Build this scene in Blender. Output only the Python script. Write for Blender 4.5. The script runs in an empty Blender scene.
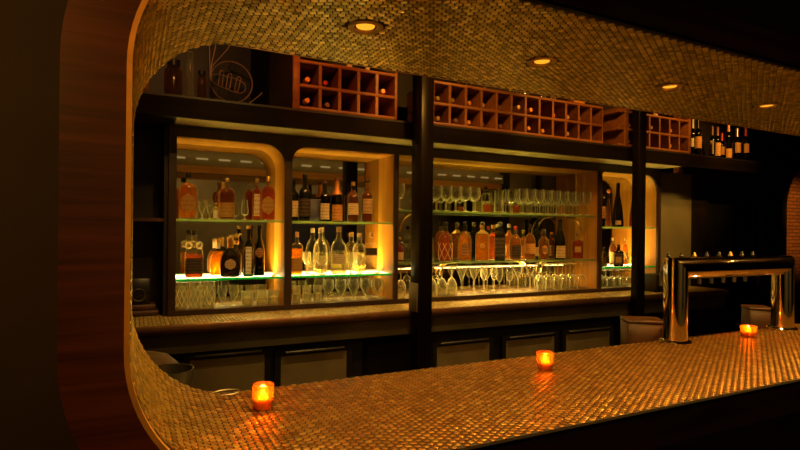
import bpy, math, random
from mathutils import Vector, Matrix
from mathutils.geometry import tessellate_polygon
random.seed(7)
PI = math.pi
SC = bpy.context.scene
COL = SC.collection

# ------------------------------------------------------------------ camera geometry (metres)
CAM_Z = 1.56
T = math.radians(26.56); F = 533.07; S_, C_ = math.sin(T), math.cos(T)
ROLL = math.radians(0.58); HOR = 231.93

def at(x, y, Y):
    """photo measurement -> X, Z on the real plane at depth Y"""
    a, b = x-400, y-225
    x = 400+a*math.cos(ROLL)+b*math.sin(ROLL); y = 225-a*math.sin(ROLL)+b*math.cos(ROLL)
    t = math.tan(math.atan((x-400)/F)+T)
    return t*Y, CAM_Z+(HOR-y)/F*(t*S_+C_)*Y
def span(xl, xr, y, Y):
    """centre X and true diameter of an upright round thing seen between two columns"""
    a = at(xl, y, Y)[0]; b = at(xr, y, Y)[0]; m = (a+b)/2
    return m, (b-a)*Y/math.hypot(m, Y)

# ------------------------------------------------------------------ materials
def new_mat(name):
    m = bpy.data.materials.new(name); m.use_nodes = True
    nt = m.node_tree; nt.nodes.clear()
    out = nt.nodes.new('ShaderNodeOutputMaterial')
    return m, nt, out
def N(nt, t, **kw):
    n = nt.nodes.new(t)
    for k, v in kw.items():
        if k in n.inputs: n.inputs[k].default_value = v
        else: setattr(n, k, v)
    return n
def c4(c): return (c[0], c[1], c[2], 1)
def ramp(nt, fac, stops):
    r = nt.nodes.new('ShaderNodeValToRGB')
    while len(r.color_ramp.elements) < len(stops): r.color_ramp.elements.new(.5)
    for e, (p, c) in zip(r.color_ramp.elements, stops): e.position = p; e.color = c4(c)
    nt.links.new(fac, r.inputs[0]); return r.outputs[0]
def plain(name, col, rough=.5, metal=0, vary=.25, scale=20, bump=0, spec=.5, coat=0):
    m, nt, out = new_mat(name)
    b = N(nt, 'ShaderNodeBsdfPrincipled', Roughness=rough, Metallic=metal)
    b.inputs['Specular IOR Level'].default_value = spec
    b.inputs['Coat Weight'].default_value = coat
    tc = N(nt, 'ShaderNodeTexCoord'); no = N(nt, 'ShaderNodeTexNoise', Scale=scale, Detail=4)
    nt.links.new(tc.outputs['Object'], no.inputs['Vector'])
    lo = tuple(x*(1-vary) for x in col); hi = tuple(min(1, x*(1+vary)) for x in col)
    nt.links.new(ramp(nt, no.outputs[0], [(.3, lo), (.7, hi)]), b.inputs['Base Color'])
    if bump:
        bp = N(nt, 'ShaderNodeBump', Strength=bump, Distance=.002)
        nt.links.new(no.outputs[0], bp.inputs['Height']); nt.links.new(bp.outputs[0], b.inputs['Normal'])
    nt.links.new(b.outputs[0], out.inputs[0]); return m
def wood(name, dark, light, rough=.45, axis='Z', scale=1.0, coat=0, bump=.15, spec=.5):
    m, nt, out = new_mat(name)
    b = N(nt, 'ShaderNodeBsdfPrincipled', Roughness=rough)
    b.inputs['Coat Weight'].default_value = coat; b.inputs['Specular IOR Level'].default_value = spec
    tc = N(nt, 'ShaderNodeTexCoord'); mp = N(nt, 'ShaderNodeMapping')
    s = {'X': (1.2, 30, 30), 'Y': (30, 1.2, 30), 'Z': (30, 30, 1.2)}[axis]
    mp.inputs['Scale'].default_value = tuple(v*scale for v in s)
    nt.links.new(tc.outputs['Object'], mp.inputs[0])
    n1 = N(nt, 'ShaderNodeTexNoise', Scale=1.0, Detail=6, Roughness=.6, Distortion=.6)
    nt.links.new(mp.outputs[0], n1.inputs['Vector'])
    n2 = N(nt, 'ShaderNodeTexNoise', Scale=3.0, Detail=2); nt.links.new(tc.outputs['Object'], n2.inputs['Vector'])
    mx = N(nt, 'ShaderNodeMath', operation='MULTIPLY_ADD'); mx.inputs[1].default_value = .35
    nt.links.new(n2.outputs[0], mx.inputs[0])
    m2 = N(nt, 'ShaderNodeMath', operation='MULTIPLY'); m2.inputs[1].default_value = .65
    nt.links.new(n1.outputs[0], m2.inputs[0]); nt.links.new(m2.outputs[0], mx.inputs[2])
    nt.links.new(ramp(nt, mx.outputs[0], [(.33, dark), (.66, light)]), b.inputs['Base Color'])
    bp = N(nt, 'ShaderNodeBump', Strength=bump, Distance=.001)
    nt.links.new(n1.outputs[0], bp.inputs['Height']); nt.links.new(bp.outputs[0], b.inputs['Normal'])
    nt.links.new(b.outputs[0], out.inputs[0]); return m
def emit(name, col, s):
    m, nt, out = new_mat(name); e = N(nt, 'ShaderNodeEmission', Color=c4(col), Strength=s)
    nt.links.new(e.outputs[0], out.inputs[0]); return m
def glassy(name, tint, refl=1.0, diff=0.0, dcol=(1, 1, 1), rough=.04, trans=0.0, ior=1.5):
    """thin glass / tinted liquid: light passes, edges reflect, a little of it scatters"""
    m, nt, out = new_mat(name)
    tr = N(nt, 'ShaderNodeBsdfTransparent', Color=c4(tint)); gl = N(nt, 'ShaderNodeBsdfGlossy', Roughness=rough, Color=(1, 1, 1, 1))
    df = N(nt, 'ShaderNodeBsdfDiffuse', Color=c4(dcol)); tl = N(nt, 'ShaderNodeBsdfTranslucent', Color=c4(dcol))
    fr = N(nt, 'ShaderNodeFresnel', IOR=ior)
    body = tr.outputs[0]
    if diff or trans:
        ad = N(nt, 'ShaderNodeMixShader', Fac=trans/(diff+trans))
        nt.links.new(df.outputs[0], ad.inputs[1]); nt.links.new(tl.outputs[0], ad.inputs[2])
        mx = N(nt, 'ShaderNodeMixShader', Fac=diff+trans)
        nt.links.new(tr.outputs[0], mx.inputs[1]); nt.links.new(ad.outputs[0], mx.inputs[2]); body = mx.outputs[0]
    mu = N(nt, 'ShaderNodeMath', operation='MULTIPLY'); mu.inputs[1].default_value = refl; mu.use_clamp = True
    nt.links.new(fr.outputs[0], mu.inputs[0])
    f = N(nt, 'ShaderNodeMixShader'); nt.links.new(mu.outputs[0], f.inputs[0])
    nt.links.new(body, f.inputs[1]); nt.links.new(gl.outputs[0], f.inputs[2])
    nt.links.new(f.outputs[0], out.inputs[0]); return m
def crystal(name, tint, edge, k=1.0, power=2.2, base=.045):
    """thin clear glass: see-through face on, bright and silvery where the wall is seen edge on"""
    m, nt, out = new_mat(name)
    tr = N(nt, 'ShaderNodeBsdfTransparent', Color=c4(tint)); gl = N(nt, 'ShaderNodeBsdfGlossy', Roughness=.07)
    tl = N(nt, 'ShaderNodeBsdfTranslucent', Color=c4(edge)); df = N(nt, 'ShaderNodeBsdfDiffuse', Color=c4(edge))
    sc = N(nt, 'ShaderNodeMixShader', Fac=.5); nt.links.new(df.outputs[0], sc.inputs[1]); nt.links.new(tl.outputs[0], sc.inputs[2])
    ed = N(nt, 'ShaderNodeMixShader', Fac=.45); nt.links.new(sc.outputs[0], ed.inputs[1]); nt.links.new(gl.outputs[0], ed.inputs[2])
    lw = N(nt, 'ShaderNodeLayerWeight', Blend=.5); pw = N(nt, 'ShaderNodeMath', operation='POWER'); pw.inputs[1].default_value = power
    nt.links.new(lw.outputs['Facing'], pw.inputs[0])
    ma = N(nt, 'ShaderNodeMath', operation='MULTIPLY_ADD'); ma.inputs[1].default_value = k; ma.inputs[2].default_value = base; ma.use_clamp = True
    nt.links.new(pw.outputs[0], ma.inputs[0])
    mx = N(nt, 'ShaderNodeMixShader'); nt.links.new(ma.outputs[0], mx.inputs[0]); nt.links.new(tr.outputs[0], mx.inputs[1]); nt.links.new(ed.outputs[0], mx.inputs[2])
    nt.links.new(mx.outputs[0], out.inputs[0]); return m
def tilemat(name, g0, g1, c0, c1, rough, metal):
    """metal penny tiles; each tile has its own tarnish and its own mix of brass and copper"""
    m, nt, out = new_mat(name)
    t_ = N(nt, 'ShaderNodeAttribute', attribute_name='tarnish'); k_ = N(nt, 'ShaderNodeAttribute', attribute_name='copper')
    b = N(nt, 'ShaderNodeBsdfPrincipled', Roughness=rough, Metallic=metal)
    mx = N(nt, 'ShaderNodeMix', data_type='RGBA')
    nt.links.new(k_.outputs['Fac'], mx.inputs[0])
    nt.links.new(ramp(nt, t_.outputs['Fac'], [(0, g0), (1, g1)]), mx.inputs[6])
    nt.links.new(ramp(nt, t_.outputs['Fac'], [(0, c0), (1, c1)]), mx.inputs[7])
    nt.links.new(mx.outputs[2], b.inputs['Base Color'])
    tc = N(nt, 'ShaderNodeTexCoord'); no = N(nt, 'ShaderNodeTexNoise', Scale=14, Detail=2)
    nt.links.new(tc.outputs['Object'], no.inputs['Vector'])
    mr = N(nt, 'ShaderNodeMapRange'); mr.inputs['To Min'].default_value = rough-.04; mr.inputs['To Max'].default_value = rough+.07
    nt.links.new(no.outputs[0], mr.inputs[0]); nt.links.new(mr.outputs[0], b.inputs['Roughness'])
    nt.links.new(b.outputs[0], out.inputs[0]); return m
def labelmat(name, bg, ink, rows=5):
    """printed paper: a border band and rows of small unreadable marks"""
    m, nt, out = new_mat(name)
    b = N(nt, 'ShaderNodeBsdfPrincipled', Roughness=.6)
    tc = N(nt, 'ShaderNodeTexCoord'); sp = N(nt, 'ShaderNodeSeparateXYZ'); nt.links.new(tc.outputs['Generated'], sp.inputs[0])
    r = N(nt, 'ShaderNodeMath', operation='MULTIPLY'); r.inputs[1].default_value = rows; nt.links.new(sp.outputs[2], r.inputs[0])
    fr = N(nt, 'ShaderNodeMath', operation='FRACT'); nt.links.new(r.outputs[0], fr.inputs[0])
    g = N(nt, 'ShaderNodeMath', operation='COMPARE'); g.inputs[1].default_value = .5; g.inputs[2].default_value = .2; nt.links.new(fr.outputs[0], g.inputs[0])
    no = N(nt, 'ShaderNodeTexNoise', Scale=14, Detail=1); nt.links.new(tc.outputs['Generated'], no.inputs['Vector'])
    g2 = N(nt, 'ShaderNodeMath', operation='GREATER_THAN'); g2.inputs[1].default_value = .52; nt.links.new(no.outputs[0], g2.inputs[0])
    mu = N(nt, 'ShaderNodeMath', operation='MULTIPLY'); nt.links.new(g.outputs[0], mu.inputs[0]); nt.links.new(g2.outputs[0], mu.inputs[1])
    mx = N(nt, 'ShaderNodeMix', data_type='RGBA'); nt.links.new(mu.outputs[0], mx.inputs[0])
    mx.inputs[6].default_value = c4(bg); mx.inputs[7].default_value = c4(ink)
    nt.links.new(mx.outputs[2], b.inputs['Base Color']); nt.links.new(b.outputs[0], out.inputs[0]); return m
def brickmat(name):
    m, nt, out = new_mat(name)
    b = N(nt, 'ShaderNodeBsdfPrincipled', Roughness=.8)
    tc = N(nt, 'ShaderNodeTexCoord'); mp = N(nt, 'ShaderNodeMapping'); mp.inputs['Rotation'].default_value = (PI/2, 0, 0)
    nt.links.new(tc.outputs['Object'], mp.inputs[0])
    br = N(nt, 'ShaderNodeTexBrick', Scale=1.0); br.inputs['Color1'].default_value = (.42, .16, .05, 1); br.inputs['Color2'].default_value = (.30, .10, .03, 1)
    br.inputs['Mortar'].default_value = (.12, .06, .03, 1); br.inputs['Mortar Size'].default_value = .006
    br.inputs['Brick Width'].default_value = .15; br.inputs['Row Height'].default_value = .042
    nt.links.new(mp.outputs[0], br.inputs[0]); nt.links.new(br.outputs[0], b.inputs['Base Color'])
    bp = N(nt, 'ShaderNodeBump', Strength=.6, Distance=.004); nt.links.new(br.outputs[1], bp.inputs['Height']); bp.invert = True
    nt.links.new(bp.outputs[0], b.inputs['Normal']); nt.links.new(b.outputs[0], out.inputs[0]); return m

M = dict(
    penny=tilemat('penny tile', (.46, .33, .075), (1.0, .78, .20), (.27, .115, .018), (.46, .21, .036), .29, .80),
    tile_small=tilemat('tile small', (.50, .34, .10), (.85, .60, .20), (.5, .3, .1), (.8, .5, .2), .42, .5),
    grout=plain('grout', (.035, .016, .005), .5),
    grout_dark=plain('dark grout', (.018, .010, .004), .6),
    band=wood('surround wood', (.022, .0055, .0015), (.150, .042, .009), .36, 'X', 1.5, .25),
    brass=plain('brass', (.62, .40, .14), .3, 1, .1),
    brass_dull=plain('dull brass', (.50, .32, .10), .45, .9, .15), edge_brass=plain('brass edging', (.85, .50, .13), .5, .5, .15),
    dark_wall=plain('dark painted wall', (.021, .015, .006), .7, 0, .3, 6, .1),
    dark_wood=wood('dark stained wood', (.007, .004, .002), (.018, .010, .0045), .5, 'X'),
    black_wood=wood('blackened wood', (.0035, .002, .001), (.009, .005, .0022), .6, 'X', 1, 0, .1, .05),
    stile=wood('cabinet frame wood', (.020, .009, .004), (.055, .024, .010), .45, 'Z'),
    post=wood('post wood', (.005, .003, .0015), (.012, .007, .003), .32, 'Z', 1, .0, .15, .10),
    liner=wood('honey wood', (.38, .160, .018), (.64, .305, .036), .42, 'Z', .7),
    linertop=wood('honey wood', (.38, .160, .018), (.64, .305, .036), .42, 'X', .7),
    rack=wood('rack wood', (.13, .040, .008), (.32, .110, .022), .5, 'X'),
    crate=wood('crate wood', (.035, .010, .002), (.095, .030, .006), .5, 'X', .6),
    olive_pale=plain('pale olive paint', (.66, .56, .28), .6, 0, .1, 5),
    olive=plain('olive paint', (.20, .16, .065), .65, 0, .12, 5),
    header=plain('header paint', (.30, .25, .13), .6, 0, .12, 5),
    floor=plain('dark floor', (.03, .022, .014), .5, 0, .3, 4),
    ceil=plain('dark ceiling', (.02, .015, .010), .8, 0, .2, 4),
    steel=plain('brushed steel', (.30, .27, .22), .4, .9, .1),
    panel=plain('cooler door panel', (.24, .18, .085), .5, .2, .15, 8),
    panel_dark=plain('dark counter front', (.080, .062, .030), .6, 0, .2, 6),
    black=plain('black plastic', (.012, .010, .008), .4, 0, .2),
    chrome=plain('chrome', (.80, .74, .64), .07, 1, .02),
    iron=plain('wire metal', (.40, .25, .16), .5, .2, .1),
    mirror=plain('mirror', (.50, .47, .38), .03, 1, .03, 3),
    glass=crystal('clear glass', (.96, .96, .90), (1, .95, .70), 1.1, 1.9),
    bottle_glass=crystal('bottle glass', (.97, .97, .92), (1, .90, .6), .8, 2.4, .015),
    shelf=glassy('shelf glass', (.90, .97, .92), .8, .03, (.8, 1, .85), .03),
    edge_dim=glassy('dim glass edge', (.6, .75, .5), .6, .15, (.45, .55, .26), .1, .35),  # same shelf glass, weaker light painted in as a duller tone
    edge=glassy('green glass edge', (.2, .75, .40), .5, .06, (.06, 1.0, .38), .1, .92),  # low shelf edges: LED glow painted in as saturated green
    brown_glass=crystal('brown glass', (.74, .58, .40), (.7, .45, .22), .6, 2.5),
    cut_line=plain('cut facet', (.85, .80, .55), .3, 0, .1),
    cut_glass=crystal('cut crystal', (.90, .90, .78), (1, .92, .60), 1.0, 1.2, .22),
    green_glass=glassy('green bottle glass', (.10, .16, .06), 1.6, .05, (.05, .08, .02), .05, .05),
    dark_glass=glassy('near black bottle glass', (.02, .018, .010), 1.6, .05, (.012, .010, .006), .06),
    smoke=glassy('smoked glass', (.25, .25, .20), 1.6, .06, (.10, .10, .08), .06, .05),
    amber=glassy('amber spirit', (.86, .44, .05), .9, .04, (1.0, .48, .03), .04, .17),
    red_amber=glassy('red amber spirit', (.78, .28, .03), .9, .04, (.95, .30, .02), .04, .17),
    dark_amber=glassy('dark amber spirit', (.50, .19, .03), .9, .05, (.55, .19, .02), .04, .16),
    pale=glassy('pale spirit', (.93, .86, .50), .8, .08, (.95, .85, .40), .06, .16),
    clear_liq=glassy('clear spirit', (.95, .95, .88), .6, .02, (1, 1, .9), .04, .03),
    red_liq=glassy('red liqueur', (.50, .05, .02), .8, .15, (.55, .05, .02), .04, .15),
    votive=glassy('amber votive glass', (1.0, .50, .10), 1.0, .04, (1.0, .36, .04), .08, .30),
    wax=plain('wax', (.9, .55, .25), .5),
    flame=emit('flame', (1.0, .55, .15), 75),
    lens=emit('downlight lens', (1.0, .38, .02), 1.3),
    led=emit('warm led', (1.0, .55, .12), 60.0),
    led_up=emit('upward led', (1.0, .63, .14), 260.0), led_wide=emit('upward led', (1.0, .63, .14), 300.0), diffuser=emit('lit diffuser strip', (1.0, .66, .25), 3.2), led_edge=emit('edge led', (1.0, .85, .45), 22.0), led_soft=emit('soft led', (1.0, .55, .10), 60.0), led_down=emit('downward led', (1.0, .60, .15), 95.0),
    slot=emit('slot lamp', (1.0, .68, .28), .6),
    cork=plain('cork', (.45, .27, .12), .8),
    gold=plain('gold foil', (.75, .50, .16), .35, .9, .1),
    red_foil=plain('red foil', (.50, .05, .02), .4, .3, .1),
    orange_foil=plain('orange foil', (.70, .28, .05), .45, .3, .1),
    brown_foil=plain('brown foil', (.20, .08, .04), .45, .3, .1),
    black_foil=plain('black foil', (.015, .012, .010), .35, .2, .1),
    white_foil=plain('cream foil', (.65, .58, .42), .5, 0, .1),
    lab_cream=labelmat('cream label', (.72, .58, .32), (.22, .13, .05)),
    lab_orange=labelmat('orange label', (.62, .30, .06), (.24, .09, .02)),
    lab_amber=labelmat('amber label', (.42, .23, .035), (.30, .11, .02), 4),
    lab_dark=labelmat('dark label', (.030, .020, .012), (.16, .10, .05)),
    lab_white=labelmat('white label', (.80, .72, .50), (.12, .09, .06), 7),
    lab_brown=labelmat('brown label', (.22, .09, .03), (.50, .28, .10), 4),
    lab_tan=labelmat('tan label', (.50, .33, .14), (.20, .10, .04), 4),
    mat=plain('dark bar mat', (.09, .055, .022), .5, 0, .3, 60),
    slate=plain('blue grey paper', (.10, .11, .17), .7),
    leaf=plain('dried leaf', (.28, .18, .07), .7),
    copper_edge=plain('copper edge', (.42, .20, .08), .4, .8, .15),
    brick=brickmat('brick'),
    door=plain('dark door', (.012, .010, .008), .3, 0, .2),
    bin=plain('brown lid', (.16, .09, .05), .5),
    grey=plain('grey steel', (.13, .12, .10), .4, .7),
)

# ------------------------------------------------------------------ mesh helpers
class MB:
    def __init__(s): s.v = []; s.f = []; s.mi = []; s.attr = None; s.attr2 = None
    def add(s, v, f, mi=0):
        o = len(s.v); s.v += [tuple(p) for p in v]; s.f += [tuple(i+o for i in q) for q in f]; s.mi += [mi]*len(f); return s
    def box(s, x0, x1, y0, y1, z0, z1, mi=0, bev=0):
        if bev:
            b = bev
            def ring(i, z): return [(x0+i+b-i*0, y0+i, z), (x1-i-b, y0+i, z), (x1-i, y0+i+b, z), (x1-i, y1-i-b, z), (x1-i-b, y1-i, z), (x0+i+b, y1-i, z), (x0+i, y1-i-b, z), (x0+i, y0+i+b, z)]
            rs = [ring(b*.6, z0), ring(0, z0+b), ring(0, z1-b), ring(b*.6, z1)]
            v = sum(rs, []); f = [tuple(range(7, -1, -1)), tuple(range(24, 32))]
            for k in range(3):
                for i in range(8): f.append((k*8+i, k*8+(i+1) % 8, k*8+8+(i+1) % 8, k*8+8+i))
            return s.add(v, f, mi)
        v = [(x, y, z) for z in (z0, z1) for x, y in ((x0, y0), (x1, y0), (x1, y1), (x0, y1))]
        return s.add(v, [(3, 2, 1, 0), (4, 5, 6, 7), (0, 1, 5, 4), (1, 2, 6, 5), (2, 3, 7, 6), (3, 0, 4, 7)], mi)
    def loft(s, prof, seg=20, n=2, dy=1.0, cap=True, a0=None, a1=None, cx=0, cy=0, mi=0, rfun=None):
        """stack of superellipse rings, prof = [(r, z)]; n=2 round, larger is squarer; dy = depth / width"""
        full = a0 is None; k = seg if full else seg+1; v = []
        for r, z in prof:
            for i in range(k):
                a = (2*PI*i/seg) if full else a0+(a1-a0)*i/seg
                ca, sa = math.cos(a), math.sin(a)
                q = (abs(ca)**n+abs(sa)**n)**(-1.0/n)
                rr = r*(rfun(a, z) if rfun else 1)
                v.append((cx+rr*q*ca, cy+rr*q*sa*dy, z))
        f = []
        for j in range(len(prof)-1):
            for i in range(k if full else k-1):
                f.append((j*k+i, j*k+(i+1) % k, (j+1)*k+(i+1) % k, (j+1)*k+i))
        if cap and full:
            if prof[0][0] > 1e-4: f.append(tuple(range(k-1, -1, -1)))
            if prof[-1][0] > 1e-4: f.append(tuple((len(prof)-1)*k+i for i in range(k)))
        return s.add(v, f, mi)
    def tube(s, pts, r, seg=8, closed=False, mi=0):
        pts = [Vector(p) for p in pts]; n = len(pts); v = []; prev = None
        for i in range(n):
            a = pts[(i-1) % n] if (closed or i) else pts[0]; b = pts[(i+1) % n] if (closed or i < n-1) else pts[-1]
            t = (b-a).normalized()
            u = prev if prev is not None else (Vector((0, 0, 1)) if abs(t.z) < .9 else Vector((1, 0, 0)))
            u = (u-t*u.dot(t)).normalized(); prev = u; w = t.cross(u)
            rr = r[i] if isinstance(r, (list, tuple)) else r
            for k in range(seg): v.append(pts[i]+u*rr*math.cos(2*PI*k/seg)+w*rr*math.sin(2*PI*k/seg))
        f = []
        for i in range(n if closed else n-1):
            for k in range(seg):
                j = (i+1) % n; f.append((i*seg+k, i*seg+(k+1) % seg, j*seg+(k+1) % seg, j*seg+k))
        if not closed: f += [tuple(range(seg-1, -1, -1)), tuple((n-1)*seg+k for k in range(seg))]
        return s.add(v, f, mi)
    def prism(s, outer, holes, y0, y1, mi=0):
        """outline(s) in X,Z extruded from y0 to y1"""
        loops = [outer]+list(holes); flat = sum(loops, [])
        tris = tessellate_polygon([[Vector((x, z, 0)) for x, z in lp] for lp in loops])
        n = len(flat); v = [(x, y0, z) for x, z in flat]+[(x, y1, z) for x, z in flat]; f = []
        for t in tris:
            a, b, c = [flat[i] for i in t]
            cw = (b[0]-a[0])*(c[1]-a[1])-(b[1]-a[1])*(c[0]-a[0])
            t = t if cw > 0 else t[::-1]
            f.append(tuple(t)); f.append(tuple(i+n for i in t[::-1]))
        o = 0
        for li, lp in enumerate(loops):
            A = sum(lp[i][0]*lp[(i+1) % len(lp)][1]-lp[(i+1) % len(lp)][0]*lp[i][1] for i in range(len(lp)))
            ccw = (A > 0) == (li == 0)
            for i in range(len(lp)):
                a, b = o+i, o+(i+1) % len(lp)
                f.append((b, a, a+n, b+n) if ccw else (a, b, b+n, a+n))
            o += len(lp)
        return s.add(v, f, mi)
    def mesh(s, name, mats, smooth=True, angle=40):
        me = bpy.data.meshes.new(name); me.from_pydata(s.v, [], s.f)
        for m in (mats if isinstance(mats, (list, tuple)) else [mats]): me.materials.append(m)
        if any(s.mi): me.polygons.foreach_set('material_index', s.mi)
        if smooth:
            me.polygons.foreach_set('use_smooth', [True]*len(me.polygons))
            me.set_sharp_from_angle(angle=math.radians(angle))
        if s.attr:
            for nm, vals in (('tarnish', s.attr), ('copper', s.attr2)):
                a = me.attributes.new(nm, 'FLOAT', 'POINT'); a.data.foreach_set('value', vals)
        me.update(); return me
    def build(s, name, mats, parent=None, smooth=True, loc=None, angle=40):
        return link(name, s.mesh(name, mats, smooth, angle), parent, loc)
def link(name, me, parent=None, loc=None):
    o = bpy.data.objects.new(name, me); COL.objects.link(o)
    if parent: o.parent = parent
    if loc: o.location = loc
    return o
def tag(o, label, cat, group=None):
    o['label'] = label; o['category'] = cat
    if group: o['group'] = group
    return o
def thing(name, label, cat, loc=(0, 0, 0), rz=0, group=None):
    o = bpy.data.objects.new(name, None); COL.objects.link(o); o.location = loc; o.rotation_euler = (0, 0, rz)
    o.empty_display_size = .05
    return tag(o, label, cat, group)
def struct(o): o['kind'] = 'structure'; return o
def copy_tree(o, parent=None):
    c = o.copy(); COL.objects.link(c)
    if parent: c.parent = parent
    for ch in list(o.children): copy_tree(ch, c)
    return c
def arc(cx, cz, r, a0, a1, n=16): return [(cx+r*math.cos(a0+(a1-a0)*i/n), cz+r*math.sin(a0+(a1-a0)*i/n)) for i in range(n+1)]
def rrect(x0, x1, z0, z1, bl=0, br=0, tr=0, tl=0, n=10):
    p = []
    p += arc(x0+bl, z0+bl, bl, PI, 1.5*PI, n) if bl else [(x0, z0)]
    p += arc(x1-br, z0+br, br, 1.5*PI, 2*PI, n) if br else [(x1, z0)]
    p += arc(x1-tr, z1-tr, tr, 0, .5*PI, n) if tr else [(x1, z1)]
    p += arc(x0+tl, z1-tl, tl, .5*PI, PI, n) if tl else [(x0, z1)]
    return p

# ------------------------------------------------------------------ main dimensions
YF, YB = 1.0, 1.644           # front and back of the bar opening
XL, XR = -.005, 4.2           # its left and right sides
ZB, ZS = 1.078, 2.112         # bar top and soffit
R = .28
ZC = 2.95                     # room ceiling
YFACE, YMIR = 3.35, 3.60      # front frames and mirrors of the back bar
ZBC, YBC = 1.057, 3.03        # back counter top and its front edge
LEDGE0, LEDGE1, YLEDGE = 2.165, 2.28, 3.08
RX0, RX1, RY0, RY1 = -2.6, 8.3, -2.6, 3.9   # room extents

# ------------------------------------------------------------------ tiled lining
def penny(mb, attr, origin, U, V, Wn, r, rng, tilt=.07, h=.0018, seg=10, dome=False):
    """one domed round tile; U,V in the surface, Wn out of it"""
    tu, tv = rng.gauss(0, tilt*.55), rng.gauss(0, tilt*.55)
    n = (Wn+U*tu+V*tv).normalized(); u = (U-n*U.dot(n)).normalized(); w = n.cross(u)
    o = Vector(origin)+Wn*.0006; sh = min(1, max(0, rng.gauss(.48, .36)))
    v = [o+n*h]; base = len(mb.v)
    R_ = ((.70, h*.97), (.93, h*.62), (1.0, -.0010)) if dome else ((.90, h), (1.0, -.0010))
    for rr, hh in R_:
        for k in range(seg):
            a = 2*PI*k/seg; v.append(o+u*(r*rr*math.cos(a))+w*(r*rr*math.sin(a))+n*hh)
    f = [(0, 1+k, 1+(k+1) % seg) for k in range(seg)]
    for j in range(len(R_)-1):
        for k in range(seg):
            f.append((1+j*seg+k, 1+(j+1)*seg+k, 1+(j+1)*seg+(k+1) % seg, 1+j*seg+(k+1) % seg))
    mb.add(v, f, 1); attr += [sh]*len(v)
PU, PV = .0176, .0203
LIGHTS = [(.553+.6125*i, 1.326) for i in range(6)]
def lining(pos, s0, s1, y0, y1, rng, pu=PU, pv=PV, r=.0091, skip=None, seg=10, sub=40, tilt=.045, copper=None, dome=False):
    """pos(s) -> (x, z, tangent, normal) of the profile"""
    mb = MB(); attr = []
    pts = [pos(s0+(s1-s0)*i/sub) for i in range(sub+1)]
    v = [(p[0], y, p[1]) for p in pts for y in (y0, y1)]
    mb.add(v, [(2*i, 2*i+1, 2*i+3, 2*i+2) for i in range(sub)], 0); attr += [.5]*len(v)
    # a thin backing so the sheet has depth
    nb = [(p[0]-p[3][0]*.012, y, p[1]-p[3][1]*.012) for p in pts for y in (y0, y1)]
    mb.add(nb, [(2*i+2, 2*i+3, 2*i+1, 2*i) for i in range(sub)], 0); attr += [.5]*len(nb)
    light_tint = [0.0]*len(attr); i = math.ceil(s0/pu)
    while i*pu < s1:
        x, z, t, n = pos(i*pu); y = y0+r+.001+(pv/2 if i % 2 else 0)
        while y < y1-r*.8:
            if not (skip and skip(x, y)):
                n0 = len(attr)
                penny(mb, attr, (x, y, z), Vector((t[0], 0, t[1])), Vector((0, 1, 0)), Vector((n[0], 0, n[1])), r, rng, tilt, h=.0024 if dome else .0018, seg=seg, dome=dome)
                q = min(1, max(0, copper(x, z)+rng.gauss(0, .12))) if copper else 0.0; light_tint += [q]*(len(attr)-n0)
            y += pv
        i += 1
    mb.attr = attr; mb.attr2 = light_tint+[0.0]*(len(attr)-len(light_tint)); return mb
L1 = XR-(XL+R); LA = R*PI/2; LV = ZS-ZB-2*R
def profile(s):
    """runs along the bar from right to left, up the left side and back along the soffit"""
    if s < L1: return XR-s, ZB, (-1, 0), (0, 1)
    s2 = s-L1
    if s2 < LA:
        a = s2/R; return XL+R-R*math.sin(a), ZB+R-R*math.cos(a), (-math.cos(a), math.sin(a)), (math.sin(a), math.cos(a))
    s2 -= LA
    if s2 < LV: return XL, ZB+R+s2, (0, 1), (1, 0)
    s2 -= LV
    if s2 < LA:
        a = s2/R; return XL+R-R*math.cos(a), ZS-R+R*math.sin(a), (math.sin(a), math.cos(a)), (math.cos(a), -math.sin(a))
    s2 -= LA
    return XL+R+s2, ZS, (1, 0), (0, -1)
rng = random.Random(3)
bar = thing('bar_counter', 'long copper penny-tiled bar counter with dark front, candles and beer tower on it', 'bar counter', (0, 0, 0))
blend = lambda x, z: min(1, max(0, (x+.22)/.65)) if z < 1.3 else 0  # orange light on the bar painted in as tile colour, yellower at the left
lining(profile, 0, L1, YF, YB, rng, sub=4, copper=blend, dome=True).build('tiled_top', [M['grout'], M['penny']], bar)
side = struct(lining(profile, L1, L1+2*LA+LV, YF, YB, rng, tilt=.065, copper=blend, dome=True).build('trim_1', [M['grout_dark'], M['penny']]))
sof = struct(lining(profile, L1+2*LA+LV, L1+2*LA+LV+L1, YF, YB, rng, sub=4, tilt=.09,
     skip=lambda x, y: any(math.hypot(x-a, y-b) < .052 for a, b in LIGHTS)).build('ceiling_soffit', [M['grout_dark'], M['penny']]))
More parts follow.
